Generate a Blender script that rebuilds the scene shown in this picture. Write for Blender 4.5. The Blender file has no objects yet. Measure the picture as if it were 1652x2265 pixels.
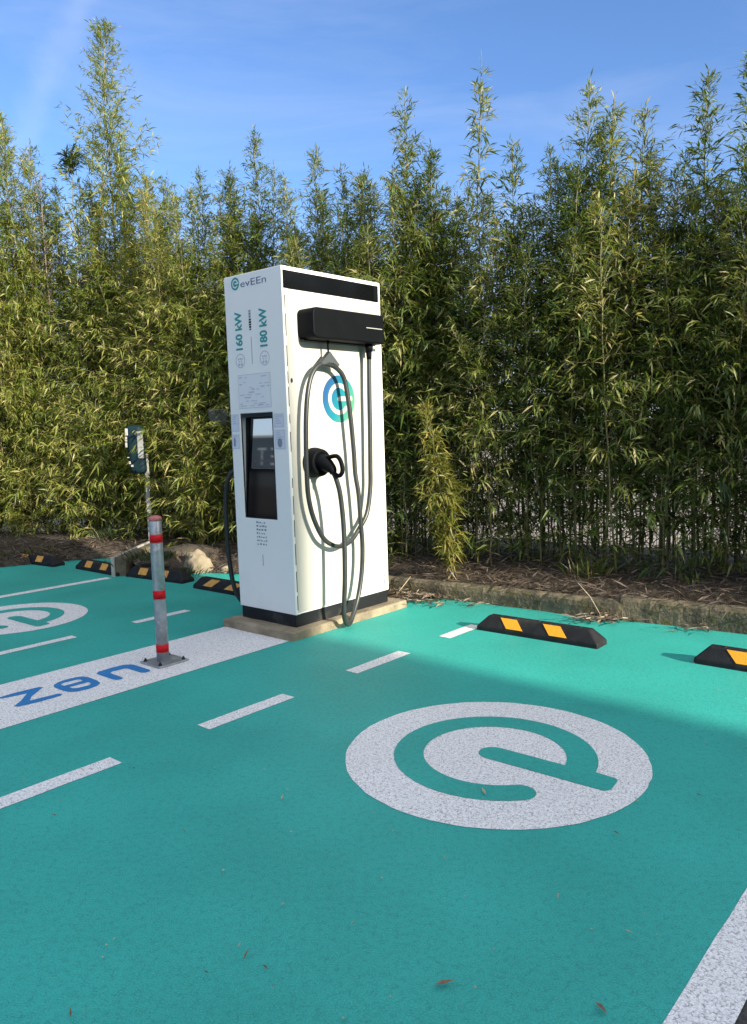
import bpy, bmesh, math, random
import numpy as np
from mathutils import Vector, Matrix, Euler
from mathutils.geometry import tessellate_polygon

SC = bpy.context.scene
COL = SC.collection
random.seed(7)

# ------------------------------------------------------------------ camera
CAMZ = 1.4
cam = bpy.data.cameras.new('camera')
cam.sensor_fit = 'VERTICAL'
cam.sensor_height = 36.0
cam.lens = 1713.8 * 36.0 / 2265.0
cam.clip_start = 0.05
cam.clip_end = 2000
co = bpy.data.objects.new('camera', cam)
COL.objects.link(co)
pitch, roll = math.radians(5.882), math.radians(-1.642)
fwd = Vector((0, math.cos(pitch), -math.sin(pitch)))
up0 = Vector((0, math.sin(pitch), math.cos(pitch)))
rt0 = Vector((1, 0, 0))
rt = rt0 * math.cos(roll) + up0 * math.sin(roll)
up = -rt0 * math.sin(roll) + up0 * math.cos(roll)
M = Matrix(((rt.x, up.x, -fwd.x, 0), (rt.y, up.y, -fwd.y, 0), (rt.z, up.z, -fwd.z, CAMZ), (0, 0, 0, 1)))
co.matrix_world = M
SC.camera = co

# ------------------------------------------------------------------ frame of the bays
YAW = math.radians(49.116)
KX, KY = -0.559, 5.292                      # front corner of the charging station
AX = (math.cos(YAW), math.sin(YAW))         # into the bay (towards the hedge)
NX = (math.sin(YAW), -math.cos(YAW))        # across the bays (to the right)


def W(a, n, z=0.0):
    return (KX + AX[0] * a + NX[0] * n, KY + AX[1] * a + NX[1] * n, z)


# ------------------------------------------------------------------ light
SUN_EL = math.radians(19.5)
SUN_DIR_A = -0.03                            # component of the sun's azimuth along the bay
sx, sy = NX[0] + AX[0] * SUN_DIR_A, NX[1] + AX[1] * SUN_DIR_A
sl = math.hypot(sx, sy)
sx, sy = sx / sl, sy / sl
sdir = Vector((sx * math.cos(SUN_EL), sy * math.cos(SUN_EL), math.sin(SUN_EL)))
sun = bpy.data.lights.new('sun', 'SUN')
sun.energy = 4.4
sun.angle = math.radians(0.6)
sun.color = (1.0, 0.91, 0.74)
so = bpy.data.objects.new('sun', sun)
COL.objects.link(so)
so.rotation_euler = (-sdir).to_track_quat('-Z', 'Y').to_euler()
so.location = (20, -20, 20)

world = bpy.data.worlds.new('World')
SC.world = world
world.use_nodes = True
wt = world.node_tree
for nd in list(wt.nodes):
    wt.nodes.remove(nd)
wo = wt.nodes.new('ShaderNodeOutputWorld')
bg = wt.nodes.new('ShaderNodeBackground')
sky = wt.nodes.new('ShaderNodeTexSky')
sky.sky_type = 'NISHITA'
sky.sun_disc = False
sky.sun_elevation = SUN_EL
sky.sun_rotation = math.atan2(sx, sy)
sky.air_density = 1.0
sky.dust_density = 0.25
sky.ozone_density = 3.2
bg.inputs['Strength'].default_value = 0.088
SC.view_settings.view_transform = 'Standard'
SC.view_settings.look = 'None'
SC.view_settings.gamma = 1.0
SC.view_settings.exposure = 1.25
SC.cycles.max_bounces = 6
SC.cycles.diffuse_bounces = 3
SC.cycles.glossy_bounces = 3
SC.cycles.transmission_bounces = 4
SC.cycles.transparent_max_bounces = 8


def N(t, ty, **kw):
    nd = t.nodes.new(ty)
    for k, v in kw.items():
        setattr(nd, k, v)
    return nd


# thin high cloud and one old vapour trail, fixed to directions of the sky
tc = N(wt, 'ShaderNodeTexCoord')
mp = N(wt, 'ShaderNodeMapping')
mp.inputs['Rotation'].default_value = (0.15, -0.35, 0.5)
mp.inputs['Scale'].default_value = (1.6, 5.0, 9.0)
wt.links.new(tc.outputs['Generated'], mp.inputs['Vector'])
ns = N(wt, 'ShaderNodeTexNoise')
ns.inputs['Scale'].default_value = 1.5
ns.inputs['Detail'].default_value = 7
ns.inputs['Roughness'].default_value = 0.55
ns.inputs['Distortion'].default_value = 0.6
wt.links.new(mp.outputs[0], ns.inputs['Vector'])
cr = N(wt, 'ShaderNodeMapRange')
cr.inputs[1].default_value = 0.45
cr.inputs[2].default_value = 0.85
cr.inputs[3].default_value = 0.0
cr.inputs[4].default_value = 0.20
wt.links.new(ns.outputs['Fac'], cr.inputs[0])
# trail: distance to a great circle
d1, d2 = Vector((-0.283, 0.847, 0.45)).normalized(), Vector((-0.358, 0.868, 0.345)).normalized()
nrm = d1.cross(d2).normalized()
dp = N(wt, 'ShaderNodeVectorMath', operation='DOT_PRODUCT')
dp.inputs[1].default_value = nrm
wt.links.new(tc.outputs['Generated'], dp.inputs[0])
n2 = N(wt, 'ShaderNodeTexNoise')
n2.inputs['Scale'].default_value = 14
n2.inputs['Detail'].default_value = 5
wt.links.new(tc.outputs['Generated'], n2.inputs['Vector'])
off = N(wt, 'ShaderNodeMath', operation='MULTIPLY_ADD')
off.inputs[1].default_value = 0.06
off.inputs[2].default_value = -0.03
wt.links.new(n2.outputs['Fac'], off.inputs[0])
ad = N(wt, 'ShaderNodeMath', operation='ADD')
wt.links.new(dp.outputs['Value'], ad.inputs[0])
wt.links.new(off.outputs[0], ad.inputs[1])
ab = N(wt, 'ShaderNodeMath', operation='ABSOLUTE')
wt.links.new(ad.outputs[0], ab.inputs[0])
tr = N(wt, 'ShaderNodeMapRange', interpolation_type='SMOOTHSTEP')
tr.inputs[1].default_value = 0.002
tr.inputs[2].default_value = 0.024
tr.inputs[3].default_value = 0.11
tr.inputs[4].default_value = 0.0
wt.links.new(ab.outputs[0], tr.inputs[0])
mx = N(wt, 'ShaderNodeMath', operation='ADD', use_clamp=True)
wt.links.new(cr.outputs[0], mx.inputs[0])
wt.links.new(tr.outputs[0], mx.inputs[1])
mix = N(wt, 'ShaderNodeMix', data_type='RGBA')
wt.links.new(mx.outputs[0], mix.inputs[0])
tn = N(wt, 'ShaderNodeMix', data_type='RGBA', blend_type='MULTIPLY')
tn.inputs[0].default_value = 1.0
wt.links.new(sky.outputs[0], tn.inputs[6])
tn.inputs[7].default_value = (0.84, 0.97, 1.20, 1)
wt.links.new(tn.outputs[2], mix.inputs[6])
mix.inputs[7].default_value = (4.6, 5.0, 5.6, 1)
# the sky pales towards the horizon
sz_ = N(wt, 'ShaderNodeSeparateXYZ')
wt.links.new(tc.outputs['Generated'], sz_.inputs[0])
hz0 = N(wt, 'ShaderNodeMapRange', interpolation_type='SMOOTHSTEP')
hz0.inputs[1].default_value = 0.02
hz0.inputs[2].default_value = 0.30
hz0.inputs[3].default_value = 0.85
hz0.inputs[4].default_value = 0.0
wt.links.new(sz_.outputs['Z'], hz0.inputs[0])
mixh = N(wt, 'ShaderNodeMix', data_type='RGBA')
wt.links.new(hz0.outputs[0], mixh.inputs[0])
wt.links.new(mix.outputs[2], mixh.inputs[6])
mixh.inputs[7].default_value = (4.2, 4.6, 5.0, 1)
# added bright veil out of view, sunward and overhead, to lift the ambient light
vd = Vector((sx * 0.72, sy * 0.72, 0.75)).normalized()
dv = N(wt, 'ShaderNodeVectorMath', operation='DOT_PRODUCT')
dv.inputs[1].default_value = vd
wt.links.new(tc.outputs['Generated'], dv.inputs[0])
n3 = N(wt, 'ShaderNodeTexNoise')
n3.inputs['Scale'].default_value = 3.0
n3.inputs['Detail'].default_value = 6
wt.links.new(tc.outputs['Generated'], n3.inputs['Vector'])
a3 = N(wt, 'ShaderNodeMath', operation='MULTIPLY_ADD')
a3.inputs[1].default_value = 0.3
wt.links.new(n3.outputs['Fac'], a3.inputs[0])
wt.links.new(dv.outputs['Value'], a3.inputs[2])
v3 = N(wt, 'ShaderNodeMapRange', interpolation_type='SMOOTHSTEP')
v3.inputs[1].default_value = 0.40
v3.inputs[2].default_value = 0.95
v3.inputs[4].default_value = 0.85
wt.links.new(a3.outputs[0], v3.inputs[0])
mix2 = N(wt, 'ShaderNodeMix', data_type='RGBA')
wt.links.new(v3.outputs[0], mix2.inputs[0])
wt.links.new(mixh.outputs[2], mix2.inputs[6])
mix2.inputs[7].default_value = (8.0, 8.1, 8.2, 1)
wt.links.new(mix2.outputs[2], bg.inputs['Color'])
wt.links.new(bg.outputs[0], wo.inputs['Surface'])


# ------------------------------------------------------------------ materials
def mat(name, col, rough=0.6, metal=0.0, var=0.0, vs=4.0, bump=0.0, bs=60.0, spec=0.5, coat=0.0, spots=None, detail=4):
    """principled surface; var = brightness variation by noise, spots = [(scale, lo, hi, colour, strength)]"""
    m = bpy.data.materials.new(name)
    m.use_nodes = True
    t = m.node_tree
    b = t.nodes['Principled BSDF']
    b.inputs['Roughness'].default_value = rough
    b.inputs['Metallic'].default_value = metal
    b.inputs['Specular IOR Level'].default_value = spec
    b.inputs['Coat Weight'].default_value = coat
    b.inputs['Base Color'].default_value = (*col, 1)
    tc_ = N(t, 'ShaderNodeTexCoord')
    src = None
    if var:
        nz = N(t, 'ShaderNodeTexNoise')
        nz.inputs['Scale'].default_value = vs
        nz.inputs['Detail'].default_value = detail
        t.links.new(tc_.outputs['Object'], nz.inputs['Vector'])
        rp = N(t, 'ShaderNodeValToRGB')
        rp.color_ramp.elements[0].position = 0.3
        rp.color_ramp.elements[1].position = 0.7
        rp.color_ramp.elements[0].color = (*[c * (1 - var) for c in col], 1)
        rp.color_ramp.elements[1].color = (*[min(1, c * (1 + var)) for c in col], 1)
        t.links.new(nz.outputs['Fac'], rp.inputs[0])
        src = rp.outputs[0]
    for (sc, lo, hi, c, st) in (spots or []):
        nz = N(t, 'ShaderNodeTexNoise')
        nz.inputs['Scale'].default_value = sc
        nz.inputs['Detail'].default_value = 3
        nz.inputs['Roughness'].default_value = 0.6
        t.links.new(tc_.outputs['Object'], nz.inputs['Vector'])
        mr = N(t, 'ShaderNodeMapRange')
        mr.inputs[1].default_value = lo
        mr.inputs[2].default_value = hi
        mr.inputs[4].default_value = st
        t.links.new(nz.outputs['Fac'], mr.inputs[0])
        mm = N(t, 'ShaderNodeMix', data_type='RGBA')
        t.links.new(mr.outputs[0], mm.inputs[0])
        if src is not None:
            t.links.new(src, mm.inputs[6])
        else:
            mm.inputs[6].default_value = (*col, 1)
        mm.inputs[7].default_value = (*c, 1)
        src = mm.outputs[2]
    if src is not None:
        t.links.new(src, b.inputs['Base Color'])
    if bump:
        nb = N(t, 'ShaderNodeTexNoise')
        nb.inputs['Scale'].default_value = bs
        nb.inputs['Detail'].default_value = 3
        t.links.new(tc_.outputs['Object'], nb.inputs['Vector'])
        bp = N(t, 'ShaderNodeBump')
        bp.inputs['Strength'].default_value = bump
        bp.inputs['Distance'].default_value = 0.01
        t.links.new(nb.outputs['Fac'], bp.inputs['Height'])
        t.links.new(bp.outputs[0], b.inputs['Normal'])
    return m


def paint_mat(name, col, pit, pit_amt, grain=0.35, pit_scale=95, broad=(0.86, 1.12), patch=45, grime=0.42):
    """coarse textured road paint: aggregate bumps with small dark pits between the stones"""
    m = bpy.data.materials.new(name)
    m.use_nodes = True
    t = m.node_tree
    b = t.nodes['Principled BSDF']
    b.inputs['Roughness'].default_value = 0.62
    b.inputs['Specular IOR Level'].default_value = 0.35
    g = N(t, 'ShaderNodeNewGeometry')
    vo = N(t, 'ShaderNodeTexVoronoi', feature='DISTANCE_TO_EDGE')
    vo.inputs['Scale'].default_value = pit_scale
    nz0 = N(t, 'ShaderNodeTexNoise')
    nz0.inputs['Scale'].default_value = 60
    t.links.new(g.outputs['Position'], nz0.inputs['Vector'])
    va = N(t, 'ShaderNodeVectorMath', operation='MULTIPLY_ADD')
    va.inputs[1].default_value = (0.016, 0.016, 0.016)
    t.links.new(nz0.outputs['Color'], va.inputs[0])
    t.links.new(g.outputs['Position'], va.inputs[2])
    t.links.new(va.outputs[0], vo.inputs['Vector'])
    nz = N(t, 'ShaderNodeTexNoise')
    nz.inputs['Scale'].default_value = patch
    nz.inputs['Detail'].default_value = 4
    t.links.new(g.outputs['Position'], nz.inputs['Vector'])
    mr = N(t, 'ShaderNodeMapRange')
    mr.inputs[1].default_value = 0.0
    mr.inputs[2].default_value = 0.16
    mr.inputs[3].default_value = 1.0
    mr.inputs[4].default_value = 0.0
    t.links.new(vo.outputs['Distance'], mr.inputs[0])
    mr2 = N(t, 'ShaderNodeMapRange')
    mr2.inputs[1].default_value = 0.42
    mr2.inputs[2].default_value = 0.62
    t.links.new(nz.outputs['Fac'], mr2.inputs[0])
    mu = N(t, 'ShaderNodeMath', operation='MULTIPLY')
    t.links.new(mr.outputs[0], mu.inputs[0])
    t.links.new(mr2.outputs[0], mu.inputs[1])
    mu2 = N(t, 'ShaderNodeMath', operation='MULTIPLY')
    mu2.inputs[1].default_value = pit_amt
    t.links.new(mu.outputs[0], mu2.inputs[0])
    big = N(t, 'ShaderNodeTexNoise')
    big.inputs['Scale'].default_value = 1.3
    big.inputs['Detail'].default_value = 6
    t.links.new(g.outputs['Position'], big.inputs['Vector'])
    rp = N(t, 'ShaderNodeValToRGB')
    rp.color_ramp.elements[0].position = 0.3
    rp.color_ramp.elements[1].position = 0.72
    rp.color_ramp.elements[0].color = (*[c * broad[0] for c in col], 1)
    rp.color_ramp.elements[1].color = (*[min(1, c * broad[1]) for c in col], 1)
    t.links.new(big.outputs['Fac'], rp.inputs[0])
    fine = N(t, 'ShaderNodeTexNoise')
    fine.inputs['Scale'].default_value = 230
    fine.inputs['Detail'].default_value = 2
    t.links.new(g.outputs['Position'], fine.inputs['Vector'])
    fr = N(t, 'ShaderNodeMapRange')
    fr.inputs[1].default_value = 0.3
    fr.inputs[2].default_value = 0.7
    fr.inputs[3].default_value = 1 - grain
    fr.inputs[4].default_value = 1 + grain
    t.links.new(fine.outputs['Fac'], fr.inputs[0])
    ml = N(t, 'ShaderNodeMix', data_type='RGBA', blend_type='MULTIPLY')
    ml.inputs[0].default_value = 1.0
    t.links.new(rp.outputs[0], ml.inputs[6])
    t.links.new(fr.outputs[0], ml.inputs[7])
    m1 = N(t, 'ShaderNodeMix', data_type='RGBA')
    t.links.new(mu2.outputs[0], m1.inputs[0])
    t.links.new(ml.outputs[2], m1.inputs[6])
    m1.inputs[7].default_value = (*pit, 1)
    # grime in a few patches
    gr = N(t, 'ShaderNodeTexNoise')
    gr.inputs['Scale'].default_value = 7
    gr.inputs['Detail'].default_value = 8
    gr.inputs['Roughness'].default_value = 0.75
    t.links.new(g.outputs['Position'], gr.inputs['Vector'])
    gm = N(t, 'ShaderNodeMapRange')
    gm.inputs[1].default_value = 0.60
    gm.inputs[2].default_value = 0.76
    gm.inputs[4].default_value = grime
    t.links.new(gr.outputs['Fac'], gm.inputs[0])
    m2 = N(t, 'ShaderNodeMix', data_type='RGBA')
    t.links.new(gm.outputs[0], m2.inputs[0])
    t.links.new(m1.outputs[2], m2.inputs[6])
    m2.inputs[7].default_value = (*[0.45 * c + 0.02 for c in col], 1)
    sp_ = N(t, 'ShaderNodeTexNoise')
    sp_.inputs['Scale'].default_value = 16
    sp_.inputs['Detail'].default_value = 5
    sp_.inputs['Roughness'].default_value = 0.65
    t.links.new(g.outputs['Position'], sp_.inputs['Vector'])
    sm_ = N(t, 'ShaderNodeMapRange')
    sm_.inputs[1].default_value = 0.70
    sm_.inputs[2].default_value = 0.80
    sm_.inputs[4].default_value = 0.6 if grime > 0.2 else 0.3
    t.links.new(sp_.outputs['Fac'], sm_.inputs[0])
    m3 = N(t, 'ShaderNodeMix', data_type='RGBA')
    t.links.new(sm_.outputs[0], m3.inputs[0])
    t.links.new(m2.outputs[2], m3.inputs[6])
    m3.inputs[7].default_value = (0.06, 0.075, 0.065, 1)
    t.links.new(m3.outputs[2], b.inputs['Base Color'])
    bp = N(t, 'ShaderNodeBump')
    bp.inputs['Strength'].default_value = 0.34
    bp.inputs['Distance'].default_value = 0.006
    sm = N(t, 'ShaderNodeMath', operation='SUBTRACT')
    t.links.new(fine.outputs['Fac'], sm.inputs[0])
    t.links.new(mu2.outputs[0], sm.inputs[1])
    t.links.new(sm.outputs[0], bp.inputs['Height'])
    t.links.new(bp.outputs[0], b.inputs['Normal'])
    return m


def leaf_mat(name, ramp, trans=0.40):
    """bamboo leaf: colour by the leaf's own tint value, a little by the plant"""
    m = bpy.data.materials.new(name)
    m.use_nodes = True
    t = m.node_tree
    b = t.nodes['Principled BSDF']
    out = t.nodes['Material Output']
    at = N(t, 'ShaderNodeAttribute', attribute_name='tint')
    oi = N(t, 'ShaderNodeObjectInfo')
    sc = N(t, 'ShaderNodeMath', operation='MULTIPLY_ADD')
    sc.inputs[1].default_value = 0.40
    sc.inputs[2].default_value = -0.18
    t.links.new(oi.outputs['Random'], sc.inputs[0])
    ad_ = N(t, 'ShaderNodeMath', operation='ADD')
    t.links.new(at.outputs['Fac'], ad_.inputs[0])
    t.links.new(sc.outputs[0], ad_.inputs[1])
    rp = N(t, 'ShaderNodeValToRGB')
    els = rp.color_ramp.elements
    els[0].position, els[0].color = ramp[0][0], (*ramp[0][1], 1)
    els[1].position, els[1].color = ramp[-1][0], (*ramp[-1][1], 1)
    for p_, c_ in ramp[1:-1]:
        e = els.new(p_)
        e.color = (*c_, 1)
    t.links.new(ad_.outputs[0], rp.inputs[0])
    t.links.new(rp.outputs[0], b.inputs['Base Color'])
    b.inputs['Roughness'].default_value = 0.42
    b.inputs['Specular IOR Level'].default_value = 0.5
    tl = N(t, 'ShaderNodeBsdfTranslucent')
    hs = N(t, 'ShaderNodeMix', data_type='RGBA', blend_type='MULTIPLY')
    hs.inputs[0].default_value = 1.0
    t.links.new(rp.outputs[0], hs.inputs[6])
    hs.inputs[7].default_value = (1.25, 1.25, 0.5, 1)
    t.links.new(hs.outputs[2], tl.inputs['Color'])
    ms = N(t, 'ShaderNodeMixShader')
    ms.inputs[0].default_value = trans
    t.links.new(b.outputs[0], ms.inputs[1])
    t.links.new(tl.outputs[0], ms.inputs[2])
    t.links.new(ms.outputs[0], out.inputs['Surface'])
    return m


M_TEAL = paint_mat('teal_paint', (0.032, 0.350, 0.300), (0.008, 0.12, 0.11), 0.40, grain=0.22)
M_WHITE = paint_mat('white_road_paint', (0.77, 0.765, 0.755), (0.20, 0.19, 0.19), 0.9, grain=0.20, pit_scale=85, broad=(0.96, 1.03), patch=85, grime=0.12)
M_BLUEP = paint_mat('blue_road_paint', (0.025, 0.19, 0.46), (0.04, 0.09, 0.2), 0.5, grain=0.2)
M_ASPH = mat('asphalt', (0.045, 0.045, 0.047), 0.85, var=0.35, vs=90, bump=0.6, bs=120, spots=[(40, 0.55, 0.75, (0.12, 0.12, 0.12), 0.6)])
M_GRAV = mat('pale_ground', (0.27, 0.235, 0.205), 0.95, var=0.25, vs=1.5, bump=0.3, bs=40)
M_SOIL = mat('soil', (0.055, 0.042, 0.030), 0.95, var=0.45, vs=14, bump=1.0, bs=35, spots=[(9, 0.5, 0.65, (0.10, 0.078, 0.056), 0.6)])
M_KERB = mat('mossy_concrete', (0.135, 0.110, 0.072), 0.92, var=0.35, vs=9, bump=0.8, bs=45,
             spots=[(5, 0.46, 0.62, (0.040, 0.037, 0.024), 0.85), (12, 0.52, 0.68, (0.075, 0.068, 0.016), 0.8), (70, 0.6, 0.75, (0.24, 0.21, 0.16), 0.5)])
M_PAD = mat('pad_concrete', (0.26, 0.215, 0.145), 0.9, var=0.3, vs=8, bump=0.7, bs=55,
            spots=[(5, 0.5, 0.7, (0.13, 0.105, 0.07), 0.7), (40, 0.58, 0.72, (0.36, 0.31, 0.24), 0.5)])
M_ROCK = mat('pale_rock', (0.24, 0.20, 0.14), 0.9, var=0.3, vs=7, bump=0.9, bs=22, spots=[(4, 0.5, 0.68, (0.11, 0.09, 0.06), 0.6)])
M_WPAINT = mat('old_white_paint', (0.36, 0.345, 0.31), 0.8, var=0.15, vs=12, bump=0.3, bs=50, spots=[(14, 0.56, 0.7, (0.25, 0.22, 0.18), 0.7)])
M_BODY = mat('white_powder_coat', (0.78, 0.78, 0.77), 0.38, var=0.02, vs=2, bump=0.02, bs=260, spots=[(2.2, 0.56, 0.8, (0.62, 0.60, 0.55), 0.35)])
M_PANEL = mat('white_panel_sun_toned', (0.47, 0.465, 0.425), 0.33, var=0.02, vs=2, bump=0.015, bs=260, spots=[(1.7, 0.52, 0.8, (0.42, 0.40, 0.35), 0.45)])  # darker than the cabinet white, its colour offsetting the full sun here
M_PLINTH = mat('charcoal_steel', (0.010, 0.012, 0.015), 0.5, spec=0.3, var=0.3, vs=6, spots=[(7, 0.55, 0.75, (0.07, 0.065, 0.06), 0.5)])
M_BLACKP = mat('black_plastic', (0.0035, 0.0045, 0.006), 0.6, var=0.2, vs=8, bump=0.03, bs=220, spec=0.08)
M_GLOSS = mat('black_gloss', (0.003, 0.0035, 0.0045), 0.12, spec=0.25)
M_GLASS = mat('screen_glass', (0.003, 0.004, 0.006), 0.06, spec=0.22)
M_CABLE = mat('grey_cable', (0.026, 0.031, 0.031), 0.38, var=0.2, vs=12)
M_DARK = mat('dark_gap', (0.012, 0.012, 0.012), 0.8)
M_INK = mat('grey_ink', (0.22, 0.24, 0.30), 0.6)
M_INKL = mat('pale_ink', (0.46, 0.48, 0.56), 0.6)
M_INKN = mat('navy_ink', (0.10, 0.13, 0.24), 0.6)
M_INKT = mat('teal_ink', (0.025, 0.27, 0.27), 0.5)
M_STICK = mat('sticker', (0.60, 0.63, 0.72), 0.4)
M_LED = mat('grey_strip', (0.35, 0.35, 0.34), 0.4)
M_GALV = mat('galvanised_steel', (0.42, 0.44, 0.46), 0.42, metal=0.75, var=0.22, vs=16, spots=[(22, 0.6, 0.72, (0.75, 0.75, 0.76), 0.7), (5, 0.55, 0.7, (0.28, 0.30, 0.32), 0.5)])
M_RED = mat('red_reflective', (0.50, 0.006, 0.012), 0.55, spec=0.2, var=0.15, vs=30)
M_REDEDGE = mat('faded_red', (0.42, 0.13, 0.12), 0.6, var=0.3, vs=20)
M_RUBBER = mat('black_rubber', (0.011, 0.011, 0.013), 0.7, spec=0.3, var=0.35, vs=18, bump=0.25, bs=120, spots=[(6, 0.58, 0.75, (0.07, 0.06, 0.05), 0.45)])
M_YEL = mat('yellow_reflector', (0.86, 0.37, 0.012), 0.45, var=0.08, vs=90, bump=0.3, bs=260)
M_ORG = mat('shade_dulled_orange_reflector', (0.62, 0.30, 0.06), 0.6, var=0.2, vs=40, bump=0.3, bs=200)  # reflector colour dulled to carry the shade on the left stops
M_BOXT = mat('teal_black_plastic', (0.006, 0.020, 0.027), 0.6, spec=0.15, var=0.2, vs=8)
M_LGREY = mat('light_grey_plastic', (0.26, 0.265, 0.26), 0.5, var=0.15, vs=15)
M_POST = mat('grey_post', (0.27, 0.275, 0.25), 0.6, var=0.2, vs=9)
M_DGREY = mat('dim_grey_plastic', (0.055, 0.06, 0.057), 0.5, var=0.25, vs=9)
M_CULM = mat('bamboo_culm', (0.14, 0.13, 0.05), 0.5, var=0.35, vs=6, spots=[(3, 0.5, 0.65, (0.20, 0.15, 0.08), 0.7)])
M_TWIG = mat('bare_twig', (0.17, 0.13, 0.10), 0.8, var=0.3, vs=8)
M_WIRE = mat('fence_wire', (0.05, 0.055, 0.05), 0.5, metal=0.3)
M_STUCCO = mat('stucco', (0.55, 0.50, 0.43), 0.9, var=0.1, vs=2, bump=0.2, bs=70)
M_FASC = mat('dark_grey_fascia', (0.07, 0.085, 0.095), 0.5)
M_LETT = mat('cream_letters', (0.86, 0.83, 0.74), 0.5)
M_GREYB = mat('charcoal_cladding', (0.02, 0.02, 0.022), 0.7, var=0.2, vs=3)
M_WIN = mat('window_glass', (0.02, 0.03, 0.04), 0.05)
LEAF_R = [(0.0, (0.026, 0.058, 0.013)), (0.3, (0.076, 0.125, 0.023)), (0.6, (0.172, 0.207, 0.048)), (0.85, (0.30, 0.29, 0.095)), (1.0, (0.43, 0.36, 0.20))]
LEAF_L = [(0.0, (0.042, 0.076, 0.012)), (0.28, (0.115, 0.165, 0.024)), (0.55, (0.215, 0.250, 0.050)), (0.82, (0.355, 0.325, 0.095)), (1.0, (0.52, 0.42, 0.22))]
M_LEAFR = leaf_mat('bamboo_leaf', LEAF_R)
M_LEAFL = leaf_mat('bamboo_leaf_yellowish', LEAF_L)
M_LEAFY = leaf_mat('bamboo_leaf_yellow', [(0.0, (0.07, 0.11, 0.018)), (0.5, (0.24, 0.225, 0.045)), (1.0, (0.42, 0.34, 0.14))])
M_LEAFD = leaf_mat('dark_leaf', [(0.0, (0.014, 0.035, 0.008)), (1.0, (0.06, 0.09, 0.02))], 0.2)
M_GRASS = leaf_mat('grass_blade', [(0.0, (0.035, 0.075, 0.012)), (0.6, (0.10, 0.13, 0.03)), (1.0, (0.25, 0.2, 0.08))], 0.3)
M_LITTER = leaf_mat('dry_leaf', [(0.0, (0.040, 0.030, 0.024)), (0.45, (0.125, 0.095, 0.075)), (0.8, (0.24, 0.19, 0.145)), (1.0, (0.44, 0.37, 0.28))], 0.15)
M_DRY = mat('brown_dry_leaf', (0.20, 0.13, 0.08), 0.8, var=0.4, vs=60)
M_DRYP = mat('pale_dry_leaf', (0.42, 0.35, 0.22), 0.8, var=0.3, vs=60)


def logo_mat():
    m = bpy.data.materials.new('blue_green_logo')
    m.use_nodes = True
    t = m.node_tree
    b = t.nodes['Principled BSDF']
    b.inputs['Roughness'].default_value = 0.35
    tcx = N(t, 'ShaderNodeTexCoord')
    sp = N(t, 'ShaderNodeSeparateXYZ')
    t.links.new(tcx.outputs['Object'], sp.inputs[0])
    ma = N(t, 'ShaderNodeMath', operation='MULTIPLY_ADD')     # along u, a little by height
    ma.inputs[1].default_value = -0.55
    t.links.new(sp.outputs['Z'], ma.inputs[0])
    t.links.new(sp.outputs['X'], ma.inputs[2])
    mr = N(t, 'ShaderNodeMapRange')
    mr.inputs[1].default_value = 0.34 - 0.55 * 1.66
    mr.inputs[2].default_value = 0.70 - 0.55 * 1.60
    t.links.new(ma.outputs[0], mr.inputs[0])
    rp = N(t, 'ShaderNodeValToRGB')
    e = rp.color_ramp.elements
    e[0].position, e[0].color = 0.05, (0.020, 0.085, 0.215, 1)
    e[1].position, e[1].color = 0.95, (0.09, 0.30, 0.16, 1)
    k = e.new(0.5)
    k.color = (0.010, 0.19, 0.24, 1)
    t.links.new(mr.outputs[0], rp.inputs[0])
    t.links.new(rp.outputs[0], b.inputs['Base Color'])
    return m


M_LOGO = logo_mat()


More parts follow.
